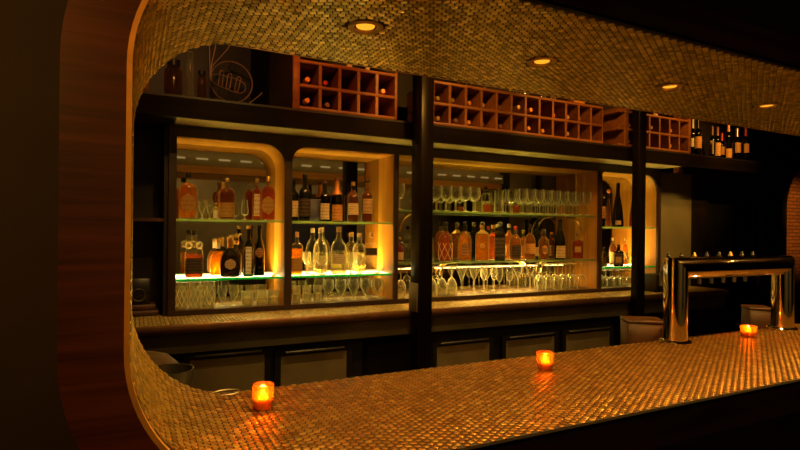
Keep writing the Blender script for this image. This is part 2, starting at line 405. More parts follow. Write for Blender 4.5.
# ------------------------------------------------------------------ portal walls
BW, TW = .093, .008           # wooden surround and its brass inner edge
def opening(off, top=True):   # inner outline pushed out by off, closed at the right
    o = off; r = R+o
    return [(XR, ZB-o)]+[(XR, ZS+o)]+arc(XL+R, ZS-R, r, PI/2, PI, 20)+arc(XL+R, ZB+R, r, PI, 1.5*PI, 20)
def strip(o0, o1):            # C-shaped band between two offsets
    a = opening(o0)[1:]+[(XR, ZB-o0)]; b = opening(o1)[1:]+[(XR, ZB-o1)]
    return a, b
def cband(mb, o0, o1, y0, y1, mi=0):
    a, b = strip(o0, o1); n = len(a); v = []; f = []
    for y in (y0, y1): v += [(x, y, z) for x, z in a]+[(x, y, z) for x, z in b]
    for i in range(n-1):
        f += [(i, i+1, n+i+1, n+i), (2*n+i+1, 2*n+i, 3*n+i, 3*n+i+1), (i+1, i, 2*n+i, 2*n+i+1), (n+i, n+i+1, 3*n+i+1, 3*n+i)]
    f += [(0, n, 3*n, 2*n), (n-1, 2*n-1+0, 4*n-1, 3*n-1)][:1]+[(2*n-1, n-1, 3*n-1, 4*n-1)]
    return mb.add(v, f, mi)
struct(cband(MB(), TW, TW+BW, .989, YF-.001).build('trim_2', M['band'], smooth=True, angle=30))
def edge_run(i0, i1, mat, name):
    a, b = strip(-.001, TW-.0005); a, b = a[i0:i1], b[i0:i1]; n = len(a); v = []; f = []
    for y in (.986, YF): v += [(x, y, z) for x, z in a]+[(x, y, z) for x, z in b]
    for i in range(n-1):
        f += [(i, i+1, n+i+1, n+i), (2*n+i+1, 2*n+i, 3*n+i, 3*n+i+1), (i+1, i, 2*n+i, 2*n+i+1), (n+i, n+i+1, 3*n+i+1, 3*n+i)]
    struct(MB().add(v, f).build(name, M[mat], smooth=True, angle=30))
edge_run(1, 34, 'edge_brass', 'trim_3'); edge_run(33, 99, 'black_wood', 'trim_5'); edge_run(0, 2, 'black_wood', 'trim_6')
ZM = ZB+R                     # below this the front belongs to the bar
def wall_piece(y0, y1, o):
    c = arc(XL+R, ZS-R, R+o, PI/2, PI, 20); c2 = arc(XL+R, ZB+R, R+o, PI, 1.5*PI, 20)
    up = [(XR, ZC), (RX0, ZC), (RX0, 0), (XL+R, 0)]+c2[::-1]+c[::-1]+[(XR, ZS+o)]
    return up, [(XL+R+.0005, 0), (XR-.001, 0), (XR-.001, ZB-o), (XL+R+.0005, ZB-o)]
up, lo = wall_piece(0, 0, .013)
up2, lo2 = wall_piece(0, 0, .013)
struct(MB().prism(up, [], YF, YF+.03).build('wall_front', M['dark_wall'], smooth=False))
MB().prism(lo, [], YF+.0005, YF+.03).build('front_panel', M['dark_wood'], bar, smooth=False)
struct(MB().prism(up2, [], YB-.03, YB).build('wall_header', M['header'], smooth=False))
MB().prism(lo2, [], YB-.03, YB-.0005).build('back_panel', M['dark_wood'], bar, smooth=False)
MB().box(RX0+.01, XR, YB+.0005, YB+.02, ZS+.004, ZS+.075).build('trim_4', M['linertop'], smooth=False)['kind'] = 'structure'
struct(MB().box(XR+.15, RX1-.001, YB-.03, YB, 0.001, ZC-.001).build('wall_aisle', M['header'], smooth=False))
struct(MB().box(at(269, 90, 3.1)[0], .8285, 3.095, 3.655, LEDGE1+.001, ZC-.001).build('wall_nib', M['black_wood'], smooth=False))
# plain right end of the opening, far outside the frame
struct(MB().box(XR+.04, XR+.14, YF-.03, YB+.03, 0, ZC).build('wall_end', M['dark_wall'], smooth=False))
# ------------------------------------------------------------------ room
struct(MB().box(RX0, RX1, RY0, RY1, -.05, 0).build('floor', M['floor'], smooth=False))
struct(MB().box(RX0, RX1, RY0, RY1, ZC, ZC+.05).build('ceiling', M['ceil'], smooth=False))
struct(MB().box(RX0-.05, RX0, RY0, RY1, 0, ZC).build('wall_left', M['dark_wall'], smooth=False))
struct(MB().box(RX1, RX1+.05, RY0, RY1, 0, ZC).build('wall_right', M['dark_wall'], smooth=False))
struct(MB().box(RX0, RX1, RY0-.05, RY0, 0, ZC).build('wall_rear', M['header'], smooth=False))
wn = struct(MB().box(2.3, 3.7, RY0+.001, RY0+.03, .8, 2.2).build('reflection_panel_1', plain('night blue panel', (.055, .065, .13), .25, 0, .1), smooth=False))  # added panel behind the camera, gives the mirrors their blue reflection
MB().prism([(2.24, .74), (3.76, .74), (3.76, 2.26), (2.24, 2.26)], [[(2.301, .801), (3.699, .801), (3.699, 2.199), (2.301, 2.199)]], RY0+.001, RY0+.05).build('reflection_panel_frame', M['dark_wood'], wn, smooth=False)
YW = 3.66                     # wall behind the bottles
xo, xp = 4.37, 4.83
struct(MB().box(RX0, 4.36, YW, YW+.05, 0, ZC).build('wall_back', M['dark_wood'], smooth=False))
struct(MB().box(4.36, at(691, 230, 3.45)[0], 3.45, 3.50, 0, 2.16).build('wall_pier', M['olive'], smooth=False))
# dark panelled stretch with a doorway and a brick arch
dx0, dx1 = at(706, 230, 3.45)[0], at(761, 230, 3.45)[0]; dz = at(735, 186, 3.45)[1]
ax0 = at(786.5, 250, 3.45)[0]; ar = .55
archz = at(790, 209, 3.45)[1]
hole_d = [(dx0, .0), (dx1, .0), (dx1, dz), (dx0, dz)]
hole_a = [(ax0, .5), (ax0+2*ar, .5)]+arc(ax0+ar, archz, ar, 0, PI, 20)
px0 = at(691, 230, 3.45)[0]
big = [(px0, 0), (dx0, 0), (dx0, dz), (dx1, dz), (dx1, 0), (RX1, 0), (RX1, ZC), (px0, ZC)]
struct(MB().prism(big, [hole_a], 3.45, 3.50).build('wall_back_right', M['dark_wood'], smooth=False))
struct(MB().box(px0, RX1, 3.60, 3.65, 0, ZC).build('wall_niche', M['brick'], smooth=False))
d = MB().prism([(dx0, 0), (dx1, 0), (dx1, dz), (dx0, dz)], [[(dx0+.09, .5), (dx1-.09, .5), (dx1-.09, dz-.1), (dx0+.09, dz-.1)]], 3.47, 3.51).build('door_1', M['door'], smooth=False)
struct(d)
MB().box(dx0+.09, dx1-.09, 3.485, 3.493, .5, dz-.1).build('door_pane', plain('dark pane', (.012, .012, .010), .12, 0, .1), d, smooth=False)
MB().box(dx1-.06, dx1-.03, 3.44, 3.47, 1.0, 1.15, bev=.006).build('door_handle', M['brass_dull'], d)

# ------------------------------------------------------------------ back counter, coolers, posts
bc = thing('back_counter', 'back counter with small metal tiles and copper edge under the bottle cabinets', 'counter')
def flat(z):
    return lambda s: (s, z, (-1, 0), (0, 1)) if False else (s, z, (1, 0), (0, 1))
lining(flat(ZBC), -.85, 4.9, YBC+.012, YFACE+.09, random.Random(9), pu=.0208, pv=.024, r=.0110, seg=6, sub=2, tilt=.05).build('tiled_top', [M['grout'], M['tile_small']], bc)
MB().box(-.85, 4.9, YBC, YBC+.0115, ZBC-.045, ZBC+.002, bev=.003).build('front_edge', M['copper_edge'], bc)
MB().box(-.85, 4.9, YBC+.03, 3.444, .90, ZBC-.0125).build('slab', M['panel_dark'], bc, smooth=False)
MB().box(-.85, 4.9, YFACE+.0, 3.444, 0, .899).build('backing_panel', M['dark_wood'], bc, smooth=False)
YD = 3.09
def cooler(label, doors, x0, x1):
    t = thing('bottle_cooler', label, 'cooler', (0, 0, 0), 0, None)
    MB().box(x0, x1, YD+.03, YFACE-.005, .02, .895).build('body', M['black'], t, smooth=False)
    for a, b, ytop in doors:
        xa, xb = at(a, 350, YD)[0], at(b, 350, YD)[0]; zt = at((a+b)/2, ytop, YD)[1]
        dd = MB().prism([(xa-.035, .10), (xb+.035, .10), (xb+.035, zt+.035), (xa-.035, zt+.035)], [[(xa, .16), (xb, .16), (xb, zt), (xa, zt)]], YD, YD+.029).build('door', M['black'], t, smooth=False)
        MB().box(xa, xb, YD+.008, YD+.022, .16, zt).build('panel', M['panel'], dd, smooth=False)
        MB().box(xa+.02, xb-.02, YD-.018, YD-.001, zt+.012, zt+.026, bev=.004).build('handle', M['grey'], dd)
    return t
cooler('two-door dark bottle cooler under the back counter, left of the big post', [(190, 265, 357), (281, 347, 353)], .18, 1.3)
cooler('three-door dark bottle cooler under the back counter, right of the big post', [(437, 490, 344), (506, 555, 338), (566, 610, 332)], 1.80, 3.50)
def post(x0, x1, y0, y1, label, plinth):
    t = thing('wooden_post', label, 'post', ((x0+x1)/2, (y0+y1)/2, 0))
    w, dpt = (x1-x0)/2, (y1-y0)/2
    MB().box(-w, w, -dpt, dpt, 0, ZC-.001, bev=.006).build('shaft', M['post'], t)
    if plinth: MB().box(-w-.012, -w-.0005, -dpt+.01, dpt-.004, 1.06, 1.24, bev=.003).build('side_plate', M['olive'], t)
    return t
post(1.590, 1.685, 2.905, 3.026, 'thick dark wooden post in front of the bottle cabinets, left one of two', True)
post(3.605, 3.690, 2.955, 3.026, 'slim dark wooden post at the right end of the bottle cabinets', False)

# ------------------------------------------------------------------ display ledge above the cabinets
lg = thing('display_ledge', 'dark overhanging ledge above the bottle cabinets carrying the wine racks', 'ledge')
MB().box(-.85, 5.6, YLEDGE, YLEDGE+.03, LEDGE0, LEDGE1-.0125).build('fascia', M['black_wood'], lg, smooth=False)
MB().box(-.85, 4.35, YLEDGE, YW-.003, LEDGE1-.012, LEDGE1).box(4.3501, 5.6, YLEDGE, 3.444, LEDGE1-.012, LEDGE1).build('ledge_top', M['dark_wood'], lg, smooth=False)
MB().box(.205, 4.36, YLEDGE+.031, YFACE+.015, LEDGE0+.002, LEDGE0+.014).build('underside', M['olive_pale'], lg, smooth=False)
MB().box(-.85, .204, YLEDGE+.031, YFACE+.015, LEDGE0+.002, LEDGE0+.014).build('underside', M['dark_wood'], lg, smooth=False)

# ------------------------------------------------------------------ bottle cabinets
ZI0, ZI1 = 1.090, 2.100
def cabinet(label, x0, x1, zs, tl=0, tr=0, fx0=None, fx1=None, leds=()):
    t = thing('bottle_cabinet', label, 'cabinet', (x0, YFACE, ZBC+.003)); ox, oy, oz = t.location
    inner = rrect(x0, x1, ZI0, ZI1, 0, 0, tr, tl)
    sh = lambda pts: [(a-ox, b-oz) for a, b in pts]
    out = [(fx0, ZBC+.0035), (fx1, ZBC+.0035), (fx1, LEDGE0-.001), (fx0, LEDGE0-.001)]
    MB().prism(sh(out), [sh(inner)], -.022, -.0005).build('face_frame', M['stile'], t, smooth=False)
    li = rrect(x0+.001, x1-.001, ZI0+.001, ZI1-.001, 0, 0, tr, tl)
    lo_ = [(x0-.014, ZI0-.02), (x1+.014, ZI0-.02), (x1+.014, ZI1+.02), (x0-.014, ZI1+.02)]
    MB().prism(sh(lo_), [sh(li)], 0, YMIR-YFACE).build('liner', M['liner'], t, smooth=True, angle=25)
    MB().box(x0-.014-ox, x1+.014-ox, YMIR-YFACE+.0005, YMIR-YFACE+.008, ZI0-.02-oz, ZI1+.02-oz).build('mirror', M['mirror'], t, smooth=False)
    MB().box(x0+.004-ox, x1-.004-ox, .004, YMIR-YFACE-.004, ZI0+.0011-oz, ZI0+.0015-oz).build('floor_mat', M['mat'], t, smooth=False)
    for z in zs:
        g = MB().box(x0+.003-ox, x1-.003-ox, .018, YMIR-YFACE-.006, z-.010-oz, z-oz).build('glass_shelf', M['shelf'], t, smooth=False)
        MB().box(x0+.003-ox, x1-.003-ox, .010, .0178, z-.013-oz, z-oz).build('shelf_edge', M['edge' if z < 1.3 else 'edge_dim'], g, smooth=False)
        if z < 1.3: MB().box(x0+.02-ox, x1-.02-ox, YMIR-YFACE-.0055, YMIR-YFACE-.0035, z-.008-oz, z-.003-oz).build('edge_led', M['led_edge'], g, smooth=False)
    for a, b, z, up_, dn in leds:
        a = max(a, x0+.012)-ox; b = min(b, x1-.012)-ox; z -= oz; ya, yb = YMIR-YFACE-.030, YMIR-YFACE-.008
        ch = MB().box(a-.001, b+.001, ya-.001, yb+.001, z+.0003, z+.0028).build('light_channel', M['brass_dull'], t, smooth=False)
        for y0_ in (ya-.0030, yb+.0012): MB().box(a-.001, b+.001, y0_, y0_+.0018, z+.0003, z+.0085).build('diffuser', M['diffuser'], ch, smooth=False)
        MB().add([(a, ya, z+.0030), (b, ya, z+.0030), (b, yb, z+.0030), (a, yb, z+.0030)], [(0, 1, 2, 3)]).build('led_strip', M[up_], ch, smooth=False)
        if dn: MB().add([(a, ya, z), (b, ya, z), (b, yb, z), (a, yb, z)], [(3, 2, 1, 0)]).build('led_strip', M[dn], ch, smooth=False)
    return t
B1, B2, B3, B4 = (.220, .853), (.898, 1.620), (1.651, 3.572), (3.608, 4.320)
SL, SU, SL3, SU3 = 1.270, 1.625, 1.342, 1.718
cabinet('leftmost lit bottle cabinet with cut-crystal tumblers on its floor', *B1, (SL, SU), 0, .13, .178, .8755, [(0, 9, SL+.0005, 'led_up', 'led_down')])
cabinet('lit bottle cabinet with clear goblets, just left of the thick post', *B2, (SL, SU), .10, 0, .876, 1.635, [(0, 9, SL+.0005, 'led_up', 'led_down')])
wc = cabinet('widest lit bottle cabinet with brass brackets and a long row of stemware', *B3, (SL3, SU3), 0, 0, 1.6355, 3.590, [(2.12, at(536, 266, 3.58)[0], at(495, 267, 3.58)[1], 'led_wide', 'led_down'), (1.70, 1.95, at(495, 267, 3.58)[1], 'led_soft', 'led_soft'), (3.22, 3.40, at(495, 267, 3.58)[1], 'led_soft', 'led_soft')])
cabinet('small rightmost lit cabinet partly behind the slim post', *B4, (SL, SU), .03, .16, 3.5905, 4.358, [(0, 9, SL+.0005, 'led_up', 'led_down')])
# brass brackets of the wide cabinet
def bracket(x, z, side, w, h, YM=YMIR):
    c = wc.location
    mb = MB(); pts = [(x-c[0]+side*w*(1-math.cos(a)), YM-.03-c[1], z-h-c[2]+h*math.sin(a)) for a in [PI/2*i/8 for i in range(9)]]
    pts.append((x-c[0]+side*(w+.05), YM-.03-c[1], z-c[2])); mb.tube(pts, .0075, 8)
    return mb.build('bracket', M['brass'], wc)
for xpix, sgn in ((440, 1), (528, -1), (541, 1)):
    x, _ = at(xpix, 265, YMIR-.03); bracket(x, SL3-.018, sgn, .09, .10)
for xpix, sgn, ym in ((400, 1, YMIR), (537, 1, YMIR), (581, -1, 3.49)):
    x, _ = at(xpix, 220, ym-.03); bracket(x, SU3-.018, sgn, .13, .14, ym)

# dark open cupboard at the left end
cu = thing('open_cupboard', 'dark unlit open cupboard at the far left of the back counter', 'cupboard', (-.85, YFACE, ZBC+.003))
MB().box(0, .02, 0, .29, .0005, 1.104).build('side_panel', M['dark_wood'], cu, smooth=False)
MB().box(1.005, 1.026, 0, .25, .0005, 1.104).build('side_panel', M['dark_wood'], cu, smooth=False)
MB().box(.021, 1.004, .24, .25, .0005, 1.104).build('back_panel', M['dark_wood'], cu, smooth=False)
MB().box(.021, 1.004, .004, .239, SU-.022-ZBC, SU-.003-ZBC).build('shelf', wood('cupboard shelf', (.05, .02, .008), (.12, .05, .02)), cu, smooth=False)

# ------------------------------------------------------------------ wine racks
def rack_bottle_meshes():
    b = MB().loft([(.001, .0), (.036, .0), (.037, .006), (.037, .19), (.030, .215), (.0155, .245), (.0150, .295)], 14)
    caps = MB().loft([(.0150, .236), (.0163, .2362), (.0158, .262), (.0160, .298), (.0140, .3025), (.001, .303)], 12)
    return b.mesh('bottle', M['dark_glass']), caps
RB, RCAP = rack_bottle_meshes()
CAPM = {k: RCAP.mesh('capsule', M[m]) for k, m in (('o', 'orange_foil'), ('r', 'red_foil'), ('b', 'brown_foil'), ('c', 'cork'), ('g', 'gold'))}
CAPN = {'o': 'orange', 'r': 'red', 'b': 'brown', 'c': 'tan', 'g': 'gold'}
ORD = ['first', 'second', 'third', 'fourth', 'fifth', 'sixth', 'seventh', 'eighth', 'ninth', 'tenth', 'eleventh', 'twelfth', 'thirteenth']
def rack(label, short, x0, ncol, pitch, lpan, rpan, cells, left_stub=0, y0=3.085, dep=.374, sdep=.374):
    z0, rows, rp = LEDGE1+.001, 2, .1425; th = .019
    t = thing('wine_rack', label, 'wine rack', (x0, y0, z0)); x = lpan; X1 = lpan+ncol*pitch
    H = rows*rp
    if lpan > .012: MB().box(0, lpan-.0005, 0, sdep, 0, H+.05, bev=.002).build('side_panel', M['rack'], t)
    if rpan: MB().box(X1+.0005, X1+rpan, 0, dep, 0, H+.03, bev=.002).build('side_panel', M['rack'], t)
    xs = -left_stub if left_stub else lpan
    MB().box(lpan, X1, 0, dep, 0, th, bev=.002).build('bottom_board', M['rack'], t)
    MB().box(lpan, X1, 0, dep, H-th/2, H+th/2, bev=.002).build('top_board', M['rack'], t)
    MB().box(lpan, X1, 0, dep, rp-th/2, rp+th/2, bev=.002).build('shelf', M['rack'], t)
    MB().box(lpan+.001, X1-.001, dep+.0005, dep+.006, 0, H).build('back_panel', M['black_wood'], t, smooth=False)
    if left_stub:
        for z in (0, rp-th/2, H-th/2): MB().box(-left_stub, -.0005, 0, dep, z, z+th, bev=.002).build('shelf_stub', M['rack'], t)
    n0 = 1 if lpan > .012 else 0; n1 = ncol if rpan else ncol+1
    for i in range(n0, n1):
        xx = lpan+i*pitch; a = max(xx-th/2, lpan if i == 0 else 0)
        for j in range(rows):
            MB().box(a, xx+th/2 if i < ncol else xx, .001, dep-.001, j*rp+(th if j == 0 else th/2)+.0003, (j+1)*rp-th/2-.0003).build('divider', M['rack'], t)
    for row, col, k, back in cells:
        jx = random.uniform(-.018, .018); cz = z0+row*rp+(th if row == 0 else th/2)+.0375
        bt = thing('wine_bottle', f'{CAPN[k]} capped wine bottle in {"top" if row else "bottom"} row, {ORD[col]} cell from left, {short}', 'wine bottle',
                   (x0+lpan+(col+.5)*pitch+jx, y0+.303+back, cz), 0, 'wine bottles in '+short)
        bt.rotation_euler = (PI/2, 0, 0)
        link('glass_body', RB, bt); link('capsule', CAPM[k], bt)
    return t
rack('red-brown wooden wine rack of five columns on the ledge, left of the thick post', 'the left rack', .830, 5, .1245, .042, .019,
     [(1, 0, 'o', .03), (1, 1, 'r', .05), (1, 4, 'o', .05), (0, 0, 'o', .0), (0, 1, 'b', .05)])
rack('long red-brown wooden wine rack of twelve columns between the two posts', 'the long rack', 1.770, 12, .1305, .010, 0,
     [(1, 0, 'g', .04), (1, 1, 'g', .04), (1, 2, 'o', .05), (1, 3, 'c', .05), (1, 4, 'b', .05), (1, 5, 'g', -.02), (1, 6, 'o', .0), (1, 8, 'o', .06), (1, 9, 'c', .06), (1, 10, 'c', .05), (1, 11, 'c', .06),
      (0, 0, 'g', .05), (0, 1, 'b', .05), (0, 2, 'o', .06), (0, 3, 'b', .07), (0, 4, 'b', .06), (0, 6, 'o', .02), (0, 7, 'o', .05), (0, 9, 'c', .04)])
rack('red-brown wooden wine rack behind and right of the slim post', 'the right rack', 3.590, 6, .1265, .046, .03,
     [(1, 2, 'g', .02), (1, 3, 'g', .04), (1, 4, 'o', .03), (1, 5, 'c', .06), (0, 4, 'o', .03), (0, 5, 'o', .05), (1, 0, 'b', .05), (0, 0, 'b', .05)], .07)

# ------------------------------------------------------------------ bottles
def prof_of(style):
    P = {
     'bourbon': [(.001, 0), (.90, 0), (1, .03), (1, .60), (.96, .67), (.80, .725), (.50, .755), (.30, .775), (.26, .80), (.26, .89)],
     'round': [(.001, 0), (.93, 0), (1, .025), (1, .58), (.93, .645), (.70, .70), (.42, .745), (.34, .79), (.33, .90)],
     'arch': [(.001, 0), (.93, 0), (1, .03), (1, .45), (.97, .54), (.86, .62), (.64, .69), (.40, .735), (.29, .77), (.27, .89)],
     'wine': [(.001, 0), (.93, 0), (1, .02), (1, .60), (.95, .645), (.72, .69), (.45, .725), (.37, .76), (.36, .93)],
     'burgundy': [(.001, 0), (.93, 0), (1, .02), (1, .44), (.94, .52), (.76, .62), (.52, .70), (.38, .76), (.35, .93)],
     'tall': [(.001, 0), (.93, 0), (1, .02), (1, .66), (.92, .71), (.55, .755), (.40, .78), (.38, .92)],
     'flask': [(.001, 0), (.80, 0), (.92, .04), (1, .22), (1, .40), (.90, .53), (.68, .63), (.42, .69), (.28, .73), (.27, .90)],
     'cone': [(.001, 0), (.93, 0), (1, .02), (.98, .15), (.80, .40), (.52, .62), (.33, .74), (.29, .80), (.29, .93)],
     'square': [(.001, 0), (.95, 0), (1, .02), (1, .66), (.95, .69), (.72, .72), (.40, .74), (.29, .76), (.28, .88)],
    }
    return P[style]
def radius_at(p, z):
    for (r0, z0), (r1, z1) in zip(p, p[1:]):
        if z0 <= z <= z1 and z1 > z0: return r0+(r1-r0)*(z-z0)/(z1-z0)
    return p[-1][0]
SMALLJIT = random.Random(21)
def lattice(r0, r1, z0, z1, k, tr, rfun=None, turn=1.15):
    mb = MB()
    for sg in (-1, 1):
        for q in range(k):
            pts = []
            for i in range(13):
                f = i/12; a = 2*PI*q/k+sg*turn*f; rr = (rfun(f) if rfun else r0+(r1-r0)*f)*1.012
                pts.append((rr*math.cos(a), rr*math.sin(a), z0+(z1-z0)*f))
            mb.tube(pts, tr, 5)
    return mb
def bottle(label, pos, h, w, style='round', liquid='amber', glass='bottle_glass', cap='black_foil', fill=.79, lab=('lab_cream', .12, .50), n=2, dy=1, capn='cap',
           labshape=None, foil=None, rz=None, name='liquor_bottle', cat='bottle', ball=False, group=None, cut=False, inset=None, arcw=1.05):
    t = thing(name, label, cat, pos, SMALLJIT.uniform(-.25, .05) if rz is None else rz, group)
    r = w/2; p = prof_of(style); seg = 28
    rf = (lambda a, z: 1+.02*math.cos(10*(a+z*22))*math.cos(10*(a-z*22)) if z < h*.6 else 1) if cut else None
    pp = [(a*r, b*h) for a, b in p]
    if cut:
        q = []
        for (a0, b0), (a1, b1) in zip(pp, pp[1:]):
            k = 12 if b1-b0 > h*.3 else 1
            q += [(a0+(a1-a0)*i/k, b0+(b1-b0)*i/k) for i in range(k)]
        pp = q+[pp[-1]]; seg = 60
    def nn(z): return n
    MB().loft(pp, seg, n, dy, True, rfun=rf).build('glass_body', M[glass], t)
    if cut: lattice(r*1.0, r*1.0, h*.05, h*.47, 7, .0011).build('cut_lines', M['cut_line'], t)
    top = p[-1][1]; nr = p[-1][0]*r
    if liquid:
        lq = [(max(a*.93*r-.0005, .001), max(b*h, .006)) for a, b in p if b <= fill]
        lq = [(.001, .006)]+[(a, b) for a, b in lq[1:]]
        lq.append((max(radius_at(p, fill)*.93*r-.0005, .001), fill*h)); lq.append((.001, fill*h+.0002))
        MB().loft(lq, 24, n, dy, False).build('liquid', M[liquid], t)
    if lab:
        m, z0, z1 = lab; zz = [z0+(z1-z0)*i/6 for i in range(7)]; mb = MB()
        for yaw in ((-PI/2,),):
            if labshape == 'oval':
                mb.loft([(radius_at(p, z)*r*1.012+.0004, z*h) for z in zz], 12, n, dy, False, a0=-PI/2-arcw, a1=-PI/2+arcw)
                # trim to an oval by pulling the ring ends together
                k = 13; nv = []
                for j in range(7):
                    f = math.sqrt(max(0.02, 1-((j-3)/3.02)**2))
                    for i in range(k):
                        a = -PI/2+(-arcw+2*arcw*i/12)*f; ca, sa = math.cos(a), math.sin(a); qv = (abs(ca)**n+abs(sa)**n)**(-1/n)
                        rr = radius_at(p, zz[j])*r*1.012+.0004; nv.append((rr*qv*ca, rr*qv*sa*dy, zz[j]*h))
                mb.v = nv
            else:
                mb.loft([(radius_at(p, z)*r*1.012+.0004, z*h) for z in zz], 12, n, dy, False, a0=-PI/2-arcw, a1=-PI/2+arcw)
        mb.build('label', M[m], t)
        if inset:
            z0, z1 = inset[1:]; mb = MB(); mb.loft([(radius_at(p, z)*r*1.03+.0007, z*h) for z in (z0, (z0+z1)/2, z1)], 8, n, dy, False, a0=-PI/2-.5, a1=-PI/2+.5)
            mb.build('label', M[inset[0]], t)
    if foil:
        z0 = foil[1]; MB().loft([(radius_at(p, z)*r*1.04+.0004, z*h) for z in (z0, (z0+top)/2, top)]+[(nr*1.04, top*h)], 16, 2, 1, False).build('neck_foil', M[foil[0]], t)
    if ball:
        c = h*(top+.065); br = h*.060
        MB().loft([(nr*.8, top*h+.0005), (nr*.9, top*h+.004)]+[(br*math.cos(a), c+br*math.sin(a)) for a in [-1.1+2.65*i/9 for i in range(10)]], 16).build('stopper', M[cap], t)
    else:
        MB().loft([(nr*1.02, top*h+.0004), (nr*1.15, top*h+.001), (nr*1.18, h-.003), (nr*1.02, h), (.001, h+.0002)], 16, 2, 1).build(capn, M[cap], t)
    return t
def B(label, xl, xr, ytop, z, Y=3.44, **kw):
    """bottle seen between two columns of the photo, standing on the shelf at height z, depth Y"""
    x, w = span(xl, xr, 230, Y); zt = at((xl+xr)/2, ytop, Y)[1]
    if z < 2:
        for a, b in (B1, B2, B3, B4):
            if a-.03 < x < b+.03: x = min(max(x, a+w/2+.004), b-w/2-.004)
    if kw.get('n', 2) >= 3: kw['rz'] = -math.atan2(x, Y)*.92
    elif 'rz' in kw: kw['rz'] = -math.atan2(x, Y)*.5
    else: kw['rz'] = -math.atan2(x, Y)*SMALLJIT.uniform(.3, .9)
    return bottle(label, (x, Y, z+.0006), zt-z, w*(.93 if kw.get('n', 2) >= 4 else 1), **kw)

# ---- cabinet 1, upper shelf
B('square-shouldered amber whiskey bottle, leftmost on the first cabinet upper shelf', 178.5, 197, 173, SU, 3.43, style='bourbon', n=3.4, dy=.55, lab=('lab_amber', .14, .54), labshape='oval', arcw=.75, rz=0)
B('amber bottle with tan paper label in the middle of the first cabinet upper shelf', 219, 234.5, 178, SU, 3.43, style='bourbon', n=3.4, dy=.7, liquid='dark_amber', lab=('lab_amber', .06, .40), cap='gold', rz=0)
B('gold-necked pale bottle behind the middle amber bottle, first cabinet upper shelf', 217.5, 227, 182, SU, 3.535, style='tall', liquid='amber', foil=('gold', .70), cap='gold', lab=None)
B('slim amber bottle with a cream vertical stripe, first cabinet upper shelf right', 252, 261, 178.5, SU, 3.47, style='tall', n=4, dy=.9, liquid='red_amber', lab=('lab_cream', .10, .62), arcw=.6, cap='cork')
B('wide amber bottle with round tan label at right end of first cabinet upper shelf', 260.5, 275, 176.5, SU, 3.41, style='bourbon', n=3.4, dy=.6, liquid='red_amber', lab=('lab_amber', .14, .54), labshape='oval', arcw=.8, cap='gold', rz=0)
B('miniature bottle with white label beside small glasses, first cabinet upper shelf', 212.5, 218.5, 203, SU, 3.44, style='tall', liquid='pale', lab=('lab_white', .08, .55), cap='white_foil')
# ---- cabinet 1, lower shelf
B('jug-shaped dark bottle with glass ring handles, left on the first cabinet lower shelf', 185, 203.5, 230.5, SL, 3.43, style='arch', n=3, dy=.7, liquid='dark_amber', fill=.50, lab=('lab_dark', .10, .42), cap='black_foil', rz=0)
B('fan-shaped dark cognac bottle with oval gold label, first cabinet lower shelf', 220, 240.5, 238, SL, 3.42, style='flask', n=2.4, dy=.45, liquid='dark_amber', glass='smoke', fill=.6, lab=('lab_tan', .20, .46), labshape='oval', arcw=.55, foil=('gold', .74), cap='gold', rz=0)
B('curved amber decanter with white neck seal, behind the fan-shaped cognac bottle', 210, 226, 239, SL, 3.53, style='flask', n=2.2, dy=.5, liquid='amber', fill=.66, lab=None, foil=('white_foil', .74), cap='cork', rz=0)
B('dark green bottle with white strip label, first cabinet lower shelf right', 243, 254, 225.5, SL, 3.43, style='wine', liquid=None, glass='green_glass', lab=('lab_white', .06, .58), arcw=.55, cap='gold')
B('black bottle with round brown label at right end of first cabinet lower shelf', 253.5, 265, 225.5, SL, 3.47, style='burgundy', liquid=None, glass='dark_glass', lab=('lab_brown', .36, .56), labshape='oval', arcw=.8, cap='black_foil')
jug = [o for o in COL.objects if o.get('label', '').startswith('jug-shaped')][0]
for sx in (-1, 1): MB().tube([(sx*(.030+.016*math.cos(2*PI*i/18)), 0, .196+.018*math.sin(2*PI*i/18)) for i in range(18)], .0042, 8, True).build('ring_handle', M['cut_glass'], jug)
# ---- cabinet 2, upper shelf
B('dark bottle with cream label, leftmost on the second cabinet upper shelf', 287.5, 297.5, 178, SU, 3.43, style='wine', liquid=None, glass='green_glass', lab=('lab_cream', .10, .46), cap='black_foil', name='wine_bottle')
B('tall dark green bottle with black label, second cabinet upper shelf', 298.5, 310, 174.5, SU, 3.43, style='wine', liquid=None, glass='green_glass', lab=('lab_dark', .10, .48), cap='black_foil', name='wine_bottle')
B('dark wine bottle with cream label beside the blue-grey box, second cabinet upper shelf', 319.5, 329.5, 181, SU, 3.43, style='wine', liquid=None, glass='dark_glass', lab=('lab_cream', .05, .44), cap='brown_foil', name='wine_bottle', foil=('black_foil', .74))
B('dark wine bottle with orange label and orange neck, second cabinet upper shelf', 330.5, 342.5, 178, SU, 3.42, style='burgundy', liquid=None, glass='dark_glass', lab=('lab_orange', .02, .38), cap='brown_foil', foil=('orange_foil', .62), name='wine_bottle')
B('dark rum bottle with square cream label, second cabinet upper shelf', 347, 358.5, 182, SU, 3.44, style='round', liquid='dark_amber', lab=('lab_cream', .18, .46), cap='gold')
B('brown bottle with tall tan label at right end of second cabinet upper shelf', 361, 372.5, 179.5, SU, 3.43, style='wine', liquid='dark_amber', lab=('lab_tan', .20, .54), cap='black_foil')
